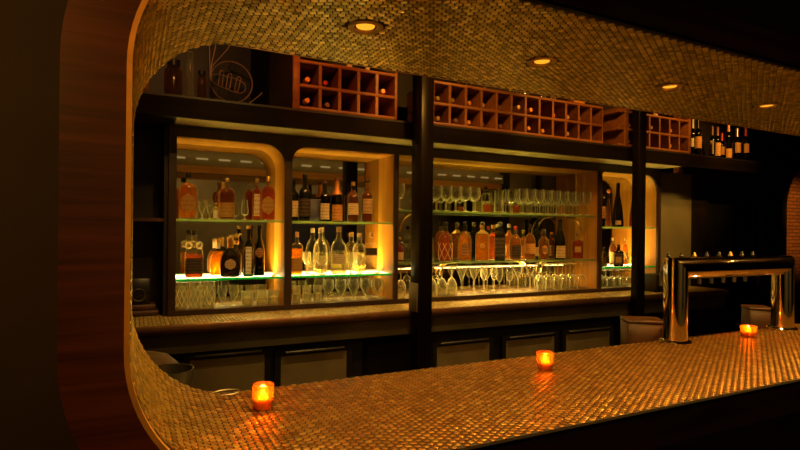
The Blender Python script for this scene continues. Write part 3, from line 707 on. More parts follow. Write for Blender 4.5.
# ---- cabinet 2, lower shelf
B('square amber bottle, leftmost on the second cabinet lower shelf', 291, 303, 232, SL, 3.42, style='square', n=5, dy=.9, liquid='amber', fill=.62, lab=('lab_amber', .10, .40), cap='cork', rz=0)
B('clear long-necked bottle behind the goblets, second cabinet lower shelf', 313.5, 327.5, 228, SL, 3.51, style='arch', liquid='pale', fill=.30, lab=('lab_cream', .10, .30), cap='white_foil')
B('tall clear decanter bottle in the middle of second cabinet lower shelf', 331, 346.5, 227, SL, 3.42, style='arch', n=3, liquid='pale', fill=.34, lab=('lab_cream', .22, .42), arcw=.8, cap='cork', rz=0)
B('stout clear bottle with cream label behind the paired goblets, second cabinet lower shelf', 353, 366, 233, SL, 3.52, style='round', liquid='pale', fill=.5, lab=('lab_cream', .2, .46), cap='cork')
B('clear square bottle with dark banner label, right end of second cabinet lower shelf', 364.5, 377.5, 232.5, SL, 3.42, style='square', n=5, dy=.8, liquid='clear_liq', fill=.6, lab=('lab_dark', .44, .62), cap='cork', rz=0)
# ---- wide cabinet, lower shelf
B('clear bottle half hidden by the thick post, wide cabinet lower shelf', 424, 433.5, 226, SL3, 3.43, style='round', liquid='clear_liq', lab=None, cap='black_foil')
B('red bottle glimpsed left of the thick post, wide cabinet lower shelf', 395.8, 403.8, 237, SL3, 3.43, style='flask', liquid='red_liq', lab=('lab_tan', .1, .4), cap='gold')
B('diamond-cut red-amber decanter, first bottle right of the thick post', 438.5, 452.5, 222, SL3, 3.42, style='arch', liquid='red_amber', fill=.76, lab=None, cap='black_foil', cut=True)
B('arched amber bottle with dark stopper beside the diamond-cut decanter', 458, 471.5, 221.5, SL3, 3.42, style='arch', n=3, dy=.7, liquid='amber', fill=.76, lab=('lab_brown', .14, .44), arcw=.5, cap='black_foil', rz=0)
B('squat square orange bottle with gold neck and glass stopper, wide cabinet lower shelf', 475, 489.5, 222, SL3, 3.42, style='square', n=5, dy=.8, liquid='amber', fill=.76, lab=('lab_amber', .32, .46), labshape='oval', arcw=.35, foil=('gold', .70), cap='glass', ball=True, rz=0)
B('red-amber bottle behind the grey decanter, wide cabinet lower shelf', 488, 497.5, 225, SL3, 3.52, style='round', liquid='red_amber', lab=None, cap='orange_foil')
B('dark grey square decanter with glass stopper, wide cabinet lower shelf', 494, 505.5, 222, SL3, 3.42, style='square', n=5, dy=.9, liquid=None, glass='smoke', lab=('lab_dark', .1, .6), cap='glass', ball=True, rz=0)
B('amber bottle with red-orange label half behind the grey decanter', 504, 513.5, 224, SL3, 3.52, style='round', liquid='amber', lab=('lab_orange', .1, .42), cap='white_foil')
B('amber bottle with big dark label, middle of wide cabinet lower shelf', 509.5, 521, 226, SL3, 3.42, style='arch', liquid='amber', fill=.76, lab=('lab_dark', .06, .44), cap='red_foil')
B('amber bottle with orange label behind the dark-label bottle', 519, 527.5, 230, SL3, 3.51, style='round', liquid='amber', lab=('lab_orange', .10, .46), cap='gold')
B('rounded amber bottle with pale orange label, wide cabinet lower shelf', 524.5, 535.5, 224.5, SL3, 3.42, style='arch', liquid='amber', fill=.76, lab=('lab_orange', .18, .46), cap='black_foil')
B('slender pale green bottle standing behind the amber ones, wide cabinet lower shelf', 533, 541, 219.5, SL3, 3.53, style='tall', liquid='clear_liq', glass='green_glass', lab=('lab_cream', .08, .30), cap='green_glass')
B('amber bottle with orange flower badge, wide cabinet lower shelf', 538.5, 549, 229.5, SL3, 3.42, style='round', liquid='amber', lab=('lab_orange', .18, .48), labshape='oval', arcw=.6, cap='glass', inset=('lab_brown', .26, .40))
B('thin brown bottle between flower badge bottle and green wine bottle', 548, 555, 232, SL3, 3.53, style='tall', liquid='dark_amber', lab=('lab_brown', .1, .5), cap='orange_foil')
B('green wine bottle with tan label on the wide cabinet lower shelf', 554.5, 565.5, 219.5, SL3, 3.42, style='burgundy', liquid=None, glass='green_glass', lab=('lab_tan', .04, .34), cap='black_foil', foil=('black_foil', .72), name='wine_bottle')
B('broad square amber bottle at right end of wide cabinet lower shelf', 571.5, 584, 233, SL3, 3.44, style='square', n=4, dy=.8, liquid='red_amber', fill=.76, lab=('lab_amber', .26, .48), arcw=.5, cap='brown_foil', rz=0)
# ---- rightmost cabinet
B('dark slim bottle, leftmost on the small right cabinet upper shelf', 599.5, 605.5, 186, SU, 3.44, style='tall', liquid=None, glass='dark_glass', lab=('lab_brown', .2, .5), cap='black_foil')
B('dark brown bottle with round amber cap, small right cabinet upper shelf', 605.5, 611, 191, SU, 3.54, style='cone', liquid='dark_amber', lab=None, cap='orange_foil', ball=True)
B('large black champagne magnum on the small right cabinet upper shelf', 611.5, 623.5, 183, SU, 3.40, style='cone', liquid=None, glass='dark_glass', lab=('lab_tan', .05, .14), arcw=.5, cap='black_foil', name='champagne_bottle')
B('tall red liqueur bottle with cork, small right cabinet upper shelf beside slim post', 628.5, 637, 190.5, SU, 3.42, style='cone', liquid='red_liq', fill=.8, lab=None, cap='cork')
B('small green bottle at the left of the small right cabinet lower shelf', 601, 607.5, 247, SL, 3.43, style='round', liquid=None, glass='green_glass', lab=('lab_dark', .1, .5), cap='black_foil')
B('square black bottle with angular tan mark, small right cabinet lower shelf', 613, 624, 244.5, SL, 3.41, style='square', n=6, dy=.9, liquid=None, glass='dark_glass', lab=('lab_dark', .08, .62), cap='black_foil', inset=('lab_tan', .18, .44), rz=0)
B('tan-necked amber bottle behind the square black bottle', 609.5, 617.5, 238, SL, 3.505, style='round', liquid='dark_amber', lab=('lab_tan', .1, .5), cap='cork')
B('red-brown bottle half hidden by the slim post, small right cabinet lower shelf', 622, 628.5, 238, SL, 3.525, style='round', liquid='amber', lab=('lab_orange', .1, .5), cap='cork')

# ------------------------------------------------------------------ glassware
GL = {}
def stem_meshes(kind, h, r):
    t = .0016
    if kind == 'wine': bowl = [(.10, .44), (.45, .46), (.80, .54), (1.0, .68), (.98, .80), (.84, 1.0)]
    elif kind == 'flute': bowl = [(.12, .42), (.55, .48), (.85, .60), (.95, .78), (.88, 1.0)]
    elif kind == 'goblet': bowl = [(.12, .40), (.62, .48), (.98, .64), (1.0, .80), (.92, 1.0)]
    elif kind == 'coupe': bowl = [(.06, .50), (.25, .58), (.60, .78), (1.0, 1.0)]
    elif kind == 'vgoblet': bowl = [(.12, .20), (.50, .34), (1.0, .66), (.88, 1.0)]
    elif kind == 'snifter': bowl = [(.2, .22), (.7, .28), (.85, .45), (.62, .75), (.58, 1.0)]
    zb = bowl[0][1]
    outr = [(a*r, b*h) for a, b in bowl]; inn = [(max(a*r-t, .001), b*h+(t if i == 0 else 0)) for i, (a, b) in enumerate(bowl)]
    bm = MB().loft([(.0008, zb*h)]+outr+inn[::-1]+[(.0008, zb*h+t)], 20, cap=False)
    fr = {'coupe': .62, 'vgoblet': .6, 'snifter': .5}.get(kind, .78)*r
    fm = MB().loft([(.001, 0), (fr, 0), (fr, .0025), (fr*.5, .005), (.0050, .008)], 20)
    sm = MB().loft([(.0050, .008), (.0042, .02), (.0040, zb*h*.8), (.005, zb*h+.0002)], 10)
    return [('bowl', bm.mesh('bowl', M['glass'])), ('stem', sm.mesh('stem', M['cut_glass'])), ('foot', fm.mesh('foot', M['cut_glass']))]
def stemware(kind, h, r, label, pos, cat='glass', group=None, name='wine_glass', inverted=False):
    key = (kind, round(h, 3), round(r, 3))
    if key not in GL: GL[key] = stem_meshes(kind, h, r)
    t = thing(name, label, cat, pos, 0, group)
    if inverted: t.rotation_euler = (PI, 0, 0); t.location = (pos[0], pos[1], pos[2]+h)
    for n_, me in GL[key]: link(n_, me, t)
    return t
def tumbler(label, pos, h, r, group=None, cut=False, name='tumbler', barrel=0, mat='glass'):
    key = ('t', round(h, 3), round(r, 3), cut, mat)
    if key not in GL:
        k = 14; o = [(r*(.86+.14*i/k if not barrel else .84+.16*math.sin(PI*(.12+.70*i/k))), h*i/k) for i in range(k+1)]
        rf = (lambda a, z: 1+.045*math.cos(6*(a+z*34))*math.cos(6*(a-z*34)) if h*.08 < z < h*.86 else 1) if cut else None
        inn = [(a-.0026, max(b, .008)) for a, b in o]
        GL[key] = MB().loft([(.001, 0)]+o+inn[::-1]+[(.001, .008)], 48 if cut else 22, cap=False, rfun=rf).mesh(name, M[mat])
    o = link(name, GL[key], None, pos); tag(o, label, 'glass', group)
    if barrel:
        k2 = ('lat', round(h, 3), round(r, 3))
        if k2 not in GL: GL[k2] = lattice(r, r, h*.10, h*.86, 8, .0012, lambda f: r*(.84+.16*math.sin(PI*(.12+.70*(.10+.76*f)))), 1.3).mesh('cut_pattern', M['cut_line'])
        link('cut_pattern', GL[k2], o)
    return o
FL = ZI0+.0016
# cabinet 1
for i, (a, b) in enumerate(((174.8, 187.5), (188.5, 201.5), (202, 215.5))):
    x, w = span(a, b, 290, 3.42)
    x = max(x, B1[0]+w/2+.004)
    tumbler(['leftmost', 'middle', 'rightmost'][i]+' of three tall diamond-cut crystal tumblers on the first cabinet floor', (x, 3.42, FL), .155, w/2*.97, 'tall cut crystal tumblers', True, 'cut_tumbler', 1, 'cut_glass')
for i, (a, b) in enumerate(((217, 227.5), (228.5, 239))):
    x, w = span(a, b, 290, 3.42)
    stemware('vgoblet', .128, w/2*.97, ['left', 'right'][i]+' one of two short-stemmed glasses beside the cut tumblers, first cabinet floor', (x, 3.42, FL), name='short_stemmed_glass', group='short-stemmed glasses')
for i, (a, b) in enumerate(((240.5, 254), (255, 268.5), (269.5, 283))):
    x, w = span(a, b, 295, 3.42); x = min(x, B1[1]-w/2-.004)
    for k in range(2):
        tumbler(['first', 'second', 'third'][i]+' stack of low tumblers from the left, '+['bottom', 'top'][k]+' glass, first cabinet floor', (x, 3.42, FL+k*.0442), .044, w/2*.96, 'stacked low tumblers', mat='cut_glass')
for i, (a, b) in enumerate(((198.5, 205.5), (206.5, 213))):
    x, w = span(a, b, 210, 3.43); stemware('vgoblet', .115, .0215, ['left', 'right'][i]+' one of a pair of small stemmed glasses, first cabinet upper shelf', (x, 3.43, SU+.0005), name='small_stemmed_glass', group='pair of small stemmed glasses')
x, w = span(240, 249.5, 205, 3.43); stemware('snifter', .125, w/2, 'single tulip-shaped nosing glass right of centre, first cabinet upper shelf', (x, 3.43, SU+.0005), name='nosing_glass')
x, w = span(222, 236, 231, 3.56)
st = thing('figurine_stopper_bottle', 'short dark bottle with ornate figurine stopper behind the cognac bottle', 'bottle', (span(230, 242, 240, 3.53)[0], 3.530, SL+.0006))
MB().loft([(.001, 0), (.036, 0), (.038, .02), (.038, .13), (.014, .165), (.013, .20)], 20).build('glass_body', M['smoke'], st)
mb = MB(); mb.loft([(.016, .2005), (.018, .204), (.018, .222), (.006, .226)], 14)
mb.tube([(-.032, 0, .242), (-.015, 0, .252), (.012, 0, .250), (.026, 0, .268), (.036, 0, .262)], [.004, .009, .009, .006, .004], 8)
for a in (-.014, .010): mb.tube([(a, 0, .250), (a*1.7, 0, .226)], .003, 6)
mb.build('stopper', M['brass_dull'], st)
# cabinet 2
for i, (a, b) in enumerate(((291.5, 301), (302, 311.5), (312.5, 322))):
    x, w = span(a, b, 295, 3.42)
    for k in range(2):
        tumbler(['first', 'second', 'third'][i]+' stack of low tumblers from the left, '+['bottom', 'top'][k]+' glass, second cabinet floor', (x, 3.42, FL+k*.0542), .054, w/2*.96, 'stacked tumblers in the second cabinet', mat='cut_glass')
xs = [span(a, a+12.4, 290, 3.41) for a in (321.5, 334.2, 347, 359.8, 372.5)]
for i, (x, w) in enumerate(xs):
    stemware('vgoblet', .135, .0375, ORD[i]+' goblet from the left in the front row, second cabinet floor', (x, 3.405, FL), name='goblet', group='goblets on the second cabinet floor')
for i in range(5): stemware('vgoblet', .135, .0375, 'clear goblet standing in the back row on the second cabinet floor', (xs[0][0]+.035+i*(xs[1][0]-xs[0][0]), 3.50, FL), name='goblet', group='back row goblets on the second cabinet floor')
for lab, a, b, Y in (('leftmost goblet beside the square amber bottle, second cabinet lower shelf', 302.8, 311, 3.51), ('goblet left of the clear long-necked bottle, second cabinet lower shelf', 307.5, 317, 3.42), ('goblet in front of the clear long-necked bottle, second cabinet lower shelf', 316, 327.3, 3.41), ('left goblet of the pair in front of the stout clear bottle', 346.6, 354.8, 3.41), ('right goblet of the pair in front of the stout clear bottle', 355, 364, 3.41)):
    x, w = span(a, b, 255, Y); stemware('goblet', .145, w/2*.97, lab, (x, Y, SL+.0005), name='goblet', group='goblets on the second cabinet lower shelf')
bx = tag(MB().box(-.042, .042, -.03, .03, 0, .150, bev=.002).build('gift_box', M['slate'], loc=(span(308.5, 320, 200, 3.49)[0], 3.49, SU+.0005)), 'blue-grey cardboard box between wine bottles, second cabinet upper shelf', 'box')
# wide cabinet upper shelf
G1 = 'wine glasses left of the pitcher'; x0 = at(436, 200, 3.42)[0]
for r_, (Y, off) in enumerate(((3.41, 0), (3.50, .046))):
    for i in range(5):
        last = r_ == 0 and i == 4
        stemware('wine', .190, .041, 'large wine glass at right end of the row beside the pitcher, wide cabinet top shelf' if last else 'clear wine glass in the packed group right of the thick post, wide cabinet top shelf',
                 (x0+off+i*.0855, Y, SU3+.0005), group=G1)
for Y in (3.41, 3.50): stemware('wine', .190, .041, 'clear wine glass glimpsed left of the thick post, wide cabinet top shelf', (at(399.5, 180, Y)[0], Y, SU3+.0005), group='wine glasses left of the thick post')
xa, xb = at(513, 200, 3.41)[0], at(586, 200, 3.41)[0]; n_ = 10; pit = (xb-xa)/(n_-1)
for r_, (Y, off) in enumerate(((3.395, 0), (3.475, pit/2), (3.553, 0))):
    for i in range(n_-(r_ == 1)):
        if r_ == 0 and i == 0: continue
        stemware('flute', .200, .0355, 'slim clear glass in the long packed row, right of wide cabinet top shelf', (xa+off+i*pit, Y, SU3+.0005), group='long row of slim glasses')
# pitcher, patterned cups and the red drink
x, w = span(494, 503.5, 195, 3.48)
pt = thing('pitcher', 'clear glass pitcher with metal stirrer rod, wide cabinet top shelf', 'pitcher', (x, 3.48, SU3+.0005))
MB().loft([(.001, 0), (.037, 0), (.039, .01), (.034, .14), (.038, .185), (.0365, .185), (.032, .14), (.036, .012), (.001, .010)], 24, cap=False).build('jug', M['glass'], pt)
MB().tube([(.0, 0, .013), (.020, 0, .20), (.024, 0, .225)], .0028, 6).build('rod', M['brass'], pt)
x, w = span(482.5, 489, 197, 3.53)
B('dark capped clear bottle between the wine glasses and the pitcher', 481, 490, 186.5, SU3, 3.54, style='square', n=4, liquid='pale', fill=.45, lab=None, cap='black_foil')
for lab, a, b, Y, m in (('orange patterned tumbler left of the pitcher, wide cabinet top shelf', 483, 491.5, 3.41, 'amber'), ('orange tumbler right of the red cocktail, wide cabinet top shelf', 512.5, 519.5, 3.39, 'amber')):
    x, w = span(a, b, 205, Y); tumbler(lab, (x, Y, SU3+.0005), .060, w/2, None, True, 'patterned_tumbler', 0, 'amber')
x, w = span(501.5, 509.5, 203, 3.40)
rc = stemware('coupe', .098, w/2, 'small stemmed glass of red drink, wide cabinet top shelf', (x, 3.40, SU3+.0005), name='cocktail_glass')
MB().loft([(.001, .056), (w/2*.22, .060), (w/2*.68, .082), (.001, .0822)], 18, cap=False).build('red_drink', M['red_liq'], rc)
# wide cabinet floor
H3 = .215
xa = at(431, 285, 3.41)[0]; G = 'upturned goblets at the left of the wide cabinet floor'
for Y, off, k in ((3.40, 0, 3), (3.48, .045, 3)):
    for i in range(k): stemware('goblet', .212, .0395, 'upside-down goblet in the group right of the thick post, wide cabinet floor', (xa+off+i*.087, Y, FL), group=G, inverted=True, name='goblet')
for Y in (3.42,): stemware('goblet', .212, .0395, 'upside-down goblet glimpsed left of the thick post, wide cabinet floor', (at(400.5, 285, Y)[0], Y, FL), name='goblet', inverted=True)
cs = (461.5, 474.3, 487)
for i, c in enumerate(cs):
    x = at(c, 280, 3.43)[0]; stemware('coupe', .203, .050, ORD[i]+' martini glass from the left, in the left trio on the wide cabinet floor', (x, 3.43, FL), name='martini_glass', group='left trio of martini glasses')
xa, xb = at(494, 285, 3.41)[0], at(512, 285, 3.41)[0]
for i in range(4): stemware('wine', .195, .0285, ORD[i]+' small wine glass from the left between the two groups of martini glasses', (at(493.8+i*5.1, 285, 3.395)[0]+.0, 3.39 if i % 2 else 3.525, FL), name='small_wine_glass', group='small wine glasses on the wide cabinet floor')
for i, c in enumerate((518, 530.0)):
    x = at(c, 280, 3.43)[0]; stemware('coupe', .203, .050, ['left', 'right'][i]+' martini glass of the right-hand pair on the wide cabinet floor', (x, 3.43, FL), name='martini_glass', group='right pair of martini glasses')
for i, c in enumerate((541.5, 549.5, 557.5, 565.5, 573.5, 581.5)):
    x = at(c, 280, 3.40)[0]; stemware('wine', .214, .0395, ORD[i]+' upside-down wine glass from left, front row, right end of wide cabinet floor', (x, 3.40, FL), inverted=True, group='upturned wine glasses, front row')
    if i < 5: stemware('wine', .214, .0395, 'upside-down wine glass in back row at right end of wide cabinet floor', (x+.05, 3.49, FL), inverted=True, group='upturned wine glasses, back row')
# small right cabinet
for i, c in enumerate((603.5, 610.0, 616.5, 623, 629.5)):
    x = at(c, 280, 3.40)[0]
    stemware('wine', .150, .036, ORD[i]+' upside-down glass from the left on the small right cabinet floor', (x, 3.40, FL), inverted=True, group='upturned glasses in the small right cabinet')
    if i < 4: stemware('wine', .150, .036, 'upside-down glass in the back row on the small right cabinet floor', (x+.045, 3.49, FL), inverted=True, group='back row glasses in the small right cabinet')
x = at(628, 258, 3.38)[0]; stemware('coupe', .115, .030, 'cocktail glass right of the square black bottle, small right cabinet', (x, 3.38, SL+.0005), name='cocktail_glass')
# little tea lights glowing under the wide cabinet's shelf
def tealight(label, pos, s=1.0, y=None):
    t = thing('tea_light', label, 'candle', pos)
    MB().loft([(.001, 0), (.020*s, 0), (.023*s, .034*s), (.021*s, .034*s), (.0185*s, .004), (.001, .004)], 18, cap=False).build('holder', M['votive'], t)
    MB().loft([(.001, .0045), (.016*s, .0045), (.016*s, .013*s), (.001, .013*s)], 14, cap=False).build('wax', M['wax'], t)
    MB().loft([(.001, .0135*s), (.0045*s, .017*s), (.004*s, .021*s), (.0005, .029*s)], 10, cap=False).build('flame', M['flame'], t)
    return t

# ------------------------------------------------------------------ things on the ledge
def L(label, xl, xr, ytop, Y, **kw): return B(label, xl, xr, ytop, LEDGE1, Y, **kw)
rowb = [('wine bottle with orange label just right of the right rack', 693, 701, 119, 3.15, 'black_foil', 'lab_orange', 137, 148.6),
    ('tall dark wine bottle behind the first orange-labelled one on the ledge', 689.2, 694.5, 117, 3.36, 'white_foil', 'lab_cream', 139, 147),
    ('wine bottle with slim tan label at left of the bottle cluster on the ledge', 708.0, 714.6, 126, 3.30, 'brown_foil', 'lab_tan', 141, 154.5),
    ('wine bottle with pale neck and wide orange label in the cluster on the ledge', 713, 720, 127, 3.20, 'brown_foil', 'lab_orange', 143, 156),
    ('wine bottle with orange label and orange neck, front of the cluster', 723.7, 731.2, 122, 3.13, 'orange_foil', 'lab_orange', 149, 158),
    ('wine bottle with orange label and gold neck, right part of the cluster', 732, 740, 128, 3.18, 'gold', 'lab_orange', 143, 153),
    ('wine bottle with red capsule and orange label, rightmost on the ledge', 740.6, 748.2, 127, 3.18, 'red_foil', 'lab_orange', 144, 153),
    ('red-capped bottle tucked behind the orange-necked bottle on the ledge', 717.5, 724.3, 133, 3.33, 'red_foil', 'lab_orange', 147, 155)]
for lab, a, b, yt, Y, cp, lb, yl0, yl1 in rowb:
    mx_ = (a+b)/2; h = at(mx_, yt, Y)[1]-LEDGE1; z1, z0 = [max(.0, min(.62, (at(mx_, q, Y)[1]-LEDGE1)/h)) for q in (yl0, yl1)]
    L(lab, a, b, yt, Y, style='wine', liquid=None, glass='dark_glass', cap=cp, foil=(cp, .74), lab=(lb, z0, max(z1, z0+.2)), name='wine_bottle', group='wine bottles standing on the ledge')
# left: jars, wire sign
def jar(label, a, b, ytop, Y, m, capm=None, name='glass_jar'):
    x, w = span(a, b, 80, Y); h = at((a+b)/2, ytop, Y)[1]-LEDGE1
    t = thing(name, label, 'jar', (x, Y, LEDGE1+.0006)); r = w/2
    MB().loft([(.001, 0), (r*.92, 0), (r, h*.04), (r, h*.72), (r*.75, h*.80), (r*.70, h*.84), (r*.70-.002, h*.84), (r*.72, h*.79), (r-.003, h*.71), (r-.003, .008), (.001, .008)], 24, cap=False).build('glass_body', M[m], t)
    if capm: MB().loft([(.001, h*.842), (r*.74, h*.842), (r*.76, h*.99), (r*.5, h), (.001, h)], 20, cap=False).build('lid', M[capm], t)
    return t
jar('wide smoked glass jar on the ledge at the far left', 164, 182.5, 60, 3.22, 'brown_glass', 'black_foil')
jar('tall narrow glass carafe on the ledge between two jars', 186.5, 193.5, 52, 3.20, 'glass', 'glass', 'carafe')
jar('squat brown glass jar with dark lid beside the round wire sign', 196.5, 207, 71, 3.18, 'brown_glass', 'black_foil')
cr = thing('wooden_crate', 'small red-brown crate end beside the jars at the far left of the ledge', 'crate', (at(146, 90, 3.25)[0]-.07, 3.25, LEDGE1+.0005))
MB().box(0, .085, 0, .2, 0, .16, bev=.003).build('box', M['rack'], cr)
for k in range(3): MB().box(.008+k*.026, .026+k*.026, -.008, -.0003, .004, .165, bev=.002).build('slat', M['rack'], cr)
# round wire sign with the joined hairpin letters
YS = 3.52; cx, cz = at(231.5, 82, YS); k = YS*(cx/YS*S_+C_)/F
sg = thing('wire_sign', 'round copper wire emblem with looped letters on the wall above the left cabinets', 'sign', (cx, YS, cz))
def sp(zx, zy): return ((zx-190)/5.29*k*1.0, 0, (197-zy)/5.29*k)
MB().tube([(20.3*k*math.cos(2*PI*i/48), 0, 20.3*k*math.sin(2*PI*i/48)) for i in range(48)], .0042, 8, True).build('ring', M['iron'], sg)
def hair(xb, yb, xt, yt, w=10):
    p = [sp(xb-w, yb+0)]
    p += [sp(xt-w+0, yt+8)]+[sp(xt+w*math.cos(PI-PI*i/6)*1, yt+8-w*math.sin(PI*i/6)) for i in range(1, 6)]+[sp(xt+w, yt+8), sp(xb+w, yb)]
    p += [sp(xb+w*math.cos(PI*i/6), yb+w*math.sin(PI*i/6)) for i in range(1, 6)]
    return p
for a in ((133, 218, 141, 146), (172, 226, 182, 156), (216, 234, 228, 166)): MB().tube(hair(*a), .0036, 8, True).build('letter', M['iron'], sg)
loop = [(88, 188), (96, 170), (120, 165), (170, 170), (215, 177), (250, 190), (264, 212), (256, 238), (230, 250), (190, 243), (140, 228), (105, 215)]
fine = []
for q in range(len(loop)):      # smooth closed curve through the measured points
    p0, p1, p2, p3 = [loop[(q+e) % len(loop)] for e in (-1, 0, 1, 2)]
    for f in (0, .25, .5, .75):
        fine.append(tuple(.5*(2*b+(c-a)*f+(2*a-5*b+4*c-d_)*f*f+(3*b-a-3*c+d_)*f**3) for a, b, c, d_ in zip(p0, p1, p2, p3)))
MB().tube([sp(*q)[:1]+(.006,)+sp(*q)[2:] for q in fine], .0036, 8, True).build('loop', M['iron'], sg)
MB().box(-.004, .004, .0, YW-YS-.001, 20.3*k-.004, 20.3*k+.002).build('wall_bracket', M['iron'], sg, smooth=False)
wr = thing('hanging_wires', 'thin copper wires hanging from the ceiling left of the round wire sign', 'wires', (at(210, 83, 3.34)[0], 3.34, at(210, 83, 3.34)[1]))
for a, b in ((-.006, -.008), (.028, .020), (.10, .035)):
    MB().tube([(0, 0, 0), (b*.25, 0, .10), (a, 0, .22), (a*2.2, 0, ZC-.002-wr.location[2])], .0026, 6).build('wire', M['iron'], wr)
rd = thing('bar_spoon', 'thin metal rod with ball tip leaning on the ledge right of the wire sign', 'bar spoon', (at(241, 101, 3.30)[0], 3.30, LEDGE1+.004))
z1 = at(262, 94, 3.30)[1]-LEDGE1; x1 = at(262, 94, 3.30)[0]-at(241, 101, 3.30)[0]
mb = MB().tube([(0, 0, 0), (x1, 0, z1)], .003, 6); mb.build('rod', M['iron'], rd)
MB().loft([(.008*math.cos(a), z1+.008*math.sin(a)) for a in [-1.5+3.0*i/6 for i in range(7)]], 10, cx=x1).build('ball_tip', M['iron'], rd)
# on top of the racks
ZR = LEDGE1+.001+.285+.0095+.0005
def R_(label, a, b, h, Y, **kw):
    x, w = span(a, b, 90, Y); return bottle(label, (x, Y, ZR+.0005), h, w, **kw)
R_('small bottle with striped neck standing on the left rack, left one of two', 346, 352, .16, 3.16, style='tall', liquid='pale', lab=('lab_white', .02, .5), cap='orange_foil', group='small bottles on the left rack')
R_('small bottle with pale label standing on the left rack, right one of two', 364.5, 369.5, .16, 3.16, style='tall', liquid='pale', lab=('lab_white', .02, .5), cap='white_foil', group='small bottles on the left rack')
R_('small bottle with red and white label on the right rack beside the slim post', 651.5, 658, .20, 3.14, style='tall', liquid='red_liq', lab=('lab_white', .02, .5), inset=('red_foil', .1, .4), cap='red_foil')
for i, (a, b) in enumerate(((508.5, 514), (516, 521.5), (523, 528.5), (540.5, 546), (550, 556))):
    x, w = span(a, b, 95, 3.15); tumbler(ORD[i]+' small upturned glass from the left on top of the long rack', (x, 3.15, ZR+.0005), .085, w/2, 'small glasses on the long rack')
tag(MB().box(-.055, .055, -.04, .04, 0, .085, bev=.003).build('orange_box', plain('orange card', (.50, .20, .04), .7), loc=(at(575.5, 100, 3.14)[0], 3.135, ZR+.0005)), 'small plain orange box on top of the long rack', 'box')
lv = thing('dried_foliage', 'bunch of dried curled leaves drooping over the top of the long rack', 'foliage', (at(480, 85, 3.14)[0], 3.13, ZR+.004))
rg = random.Random(5)
mb = MB()
for i in range(26):
    x = rg.uniform(-.19, .12); y = rg.uniform(-.065, .06); z = rg.uniform(.004, .05); a = rg.uniform(0, 6.28); l = rg.uniform(.03, .06); w = l*.28
    if rg.random() < .3: y = -.068; z = rg.uniform(-.03, .01); 
    c, s = math.cos(a), math.sin(a); up_ = rg.uniform(-.02, .02)
    if y < -.066: c *= .8; s = 0
    p = [(x-c*l/2, y-s*l/2*.5, z), (x-s*w, y+c*w*.5-.002, z+.006+w*.4), (x+c*l/2, y+s*l/2*.5, z+up_), (x+s*w, y-c*w*.5, z-.004+.010), (x, y, z+.010)]
    mb.add(p, [(0, 1, 4), (1, 2, 4), (2, 3, 4), (3, 0, 4)])
lf = mb.build('leaves', M['leaf'], lv); 
mb = MB().tube([(-.19, .0, .004), (-.05, .01, .010), (.12, -.01, .004)], .003, 6); mb.build('twig', M['leaf'], lv)

# ------------------------------------------------------------------ downlights in the soffit
dl_m = {}
def downlight_meshes():
    ring = MB().loft([(.047, 0), (.0475, -.004), (.043, -.007), (.036, -.0065), (.031, -.002), (.030, .010)], 32, cap=False)
    lens = MB().loft([(.001, -.0015), (.024, -.0015), (.0265, .002)], 24, cap=False)
    baff = MB().loft([(.030, .0085), (.0265, .0022), (.0268, .0026)], 24, cap=False)
    return ring.mesh('trim_ring', M['brass_dull']), lens.mesh('lens', M['lens']), baff.mesh('baffle', M['black'])
RM, LM, BM = downlight_meshes()
for i, (x, y) in enumerate(LIGHTS):
    lab = (ORD[i]+' recessed round downlight from the left in the tiled soffit') if i < 4 else 'recessed round downlight in the tiled soffit beyond the right edge'
    t = thing('downlight', lab, 'ceiling light', (x, y, ZS-.0005), 0, 'soffit downlights')
    link('trim_ring', RM, t); link('lens', LM, t); link('baffle', BM, t)
    sd = bpy.data.lights.new('downlight_beam', 'SPOT'); sd.energy = 42; sd.color = (1, .53, .10); sd.spot_size = math.radians(125); sd.spot_blend = .9; sd.shadow_soft_size = .006
    so = bpy.data.objects.new('downlight_beam', sd); COL.objects.link(so); so.location = (x, y, ZS-.012)

# ------------------------------------------------------------------ candles on the bar
def candle(label, x, y, r, h, taper, n=2):
    t = thing('votive_candle', label, 'candle', (x, y, ZB+.0046), 0, None)
    b = .012
    MB().loft([(.001, 0), (r*taper*.94, 0), (r*taper, .003), (r, h-.001), (r*.97, h), (r-.0035, h-.001), (r*taper-.004, b), (.001, b)], 32, n, cap=False).build('holder', M['votive'], t)
    MB().loft([(.001, b+.0004), (r*taper-.006, b+.0004), (r*taper-.006, b+.014), (.001, b+.014)], 24, n, cap=False).build('wax', M['wax'], t)
    MB().tube([(0, 0, b+.014), (.001, 0, b+.022)], .0008, 6).build('wick', M['black_foil'], t)
    MB().loft([(.0008, b+.0195), (.0048, b+.023), (.0056, b+.026), (.0040, b+.031), (.0006, b+.037)], 14, cap=False).build('flame', M['flame'], t)
    ld = bpy.data.lights.new('candle_glow', 'POINT'); ld.energy = 1.5; ld.color = (1, .40, .08); ld.shadow_soft_size = .007
    lo_ = bpy.data.objects.new('candle_glow', ld); COL.objects.link(lo_); lo_.location = (x, y, ZB+.0046+b+.030)
    return t
candle('lit amber glass votive candle at the left end of the bar, nearest the camera', .317, 1.452, .0285, .063, .96)
candle('lit amber glass votive candle in the middle of the bar', 1.302, 1.450, .0305, .060, .86)
candle('lit squarish amber glass votive candle in front of the beer tower', 2.605, 1.515, .0300, .052, .92, 4)

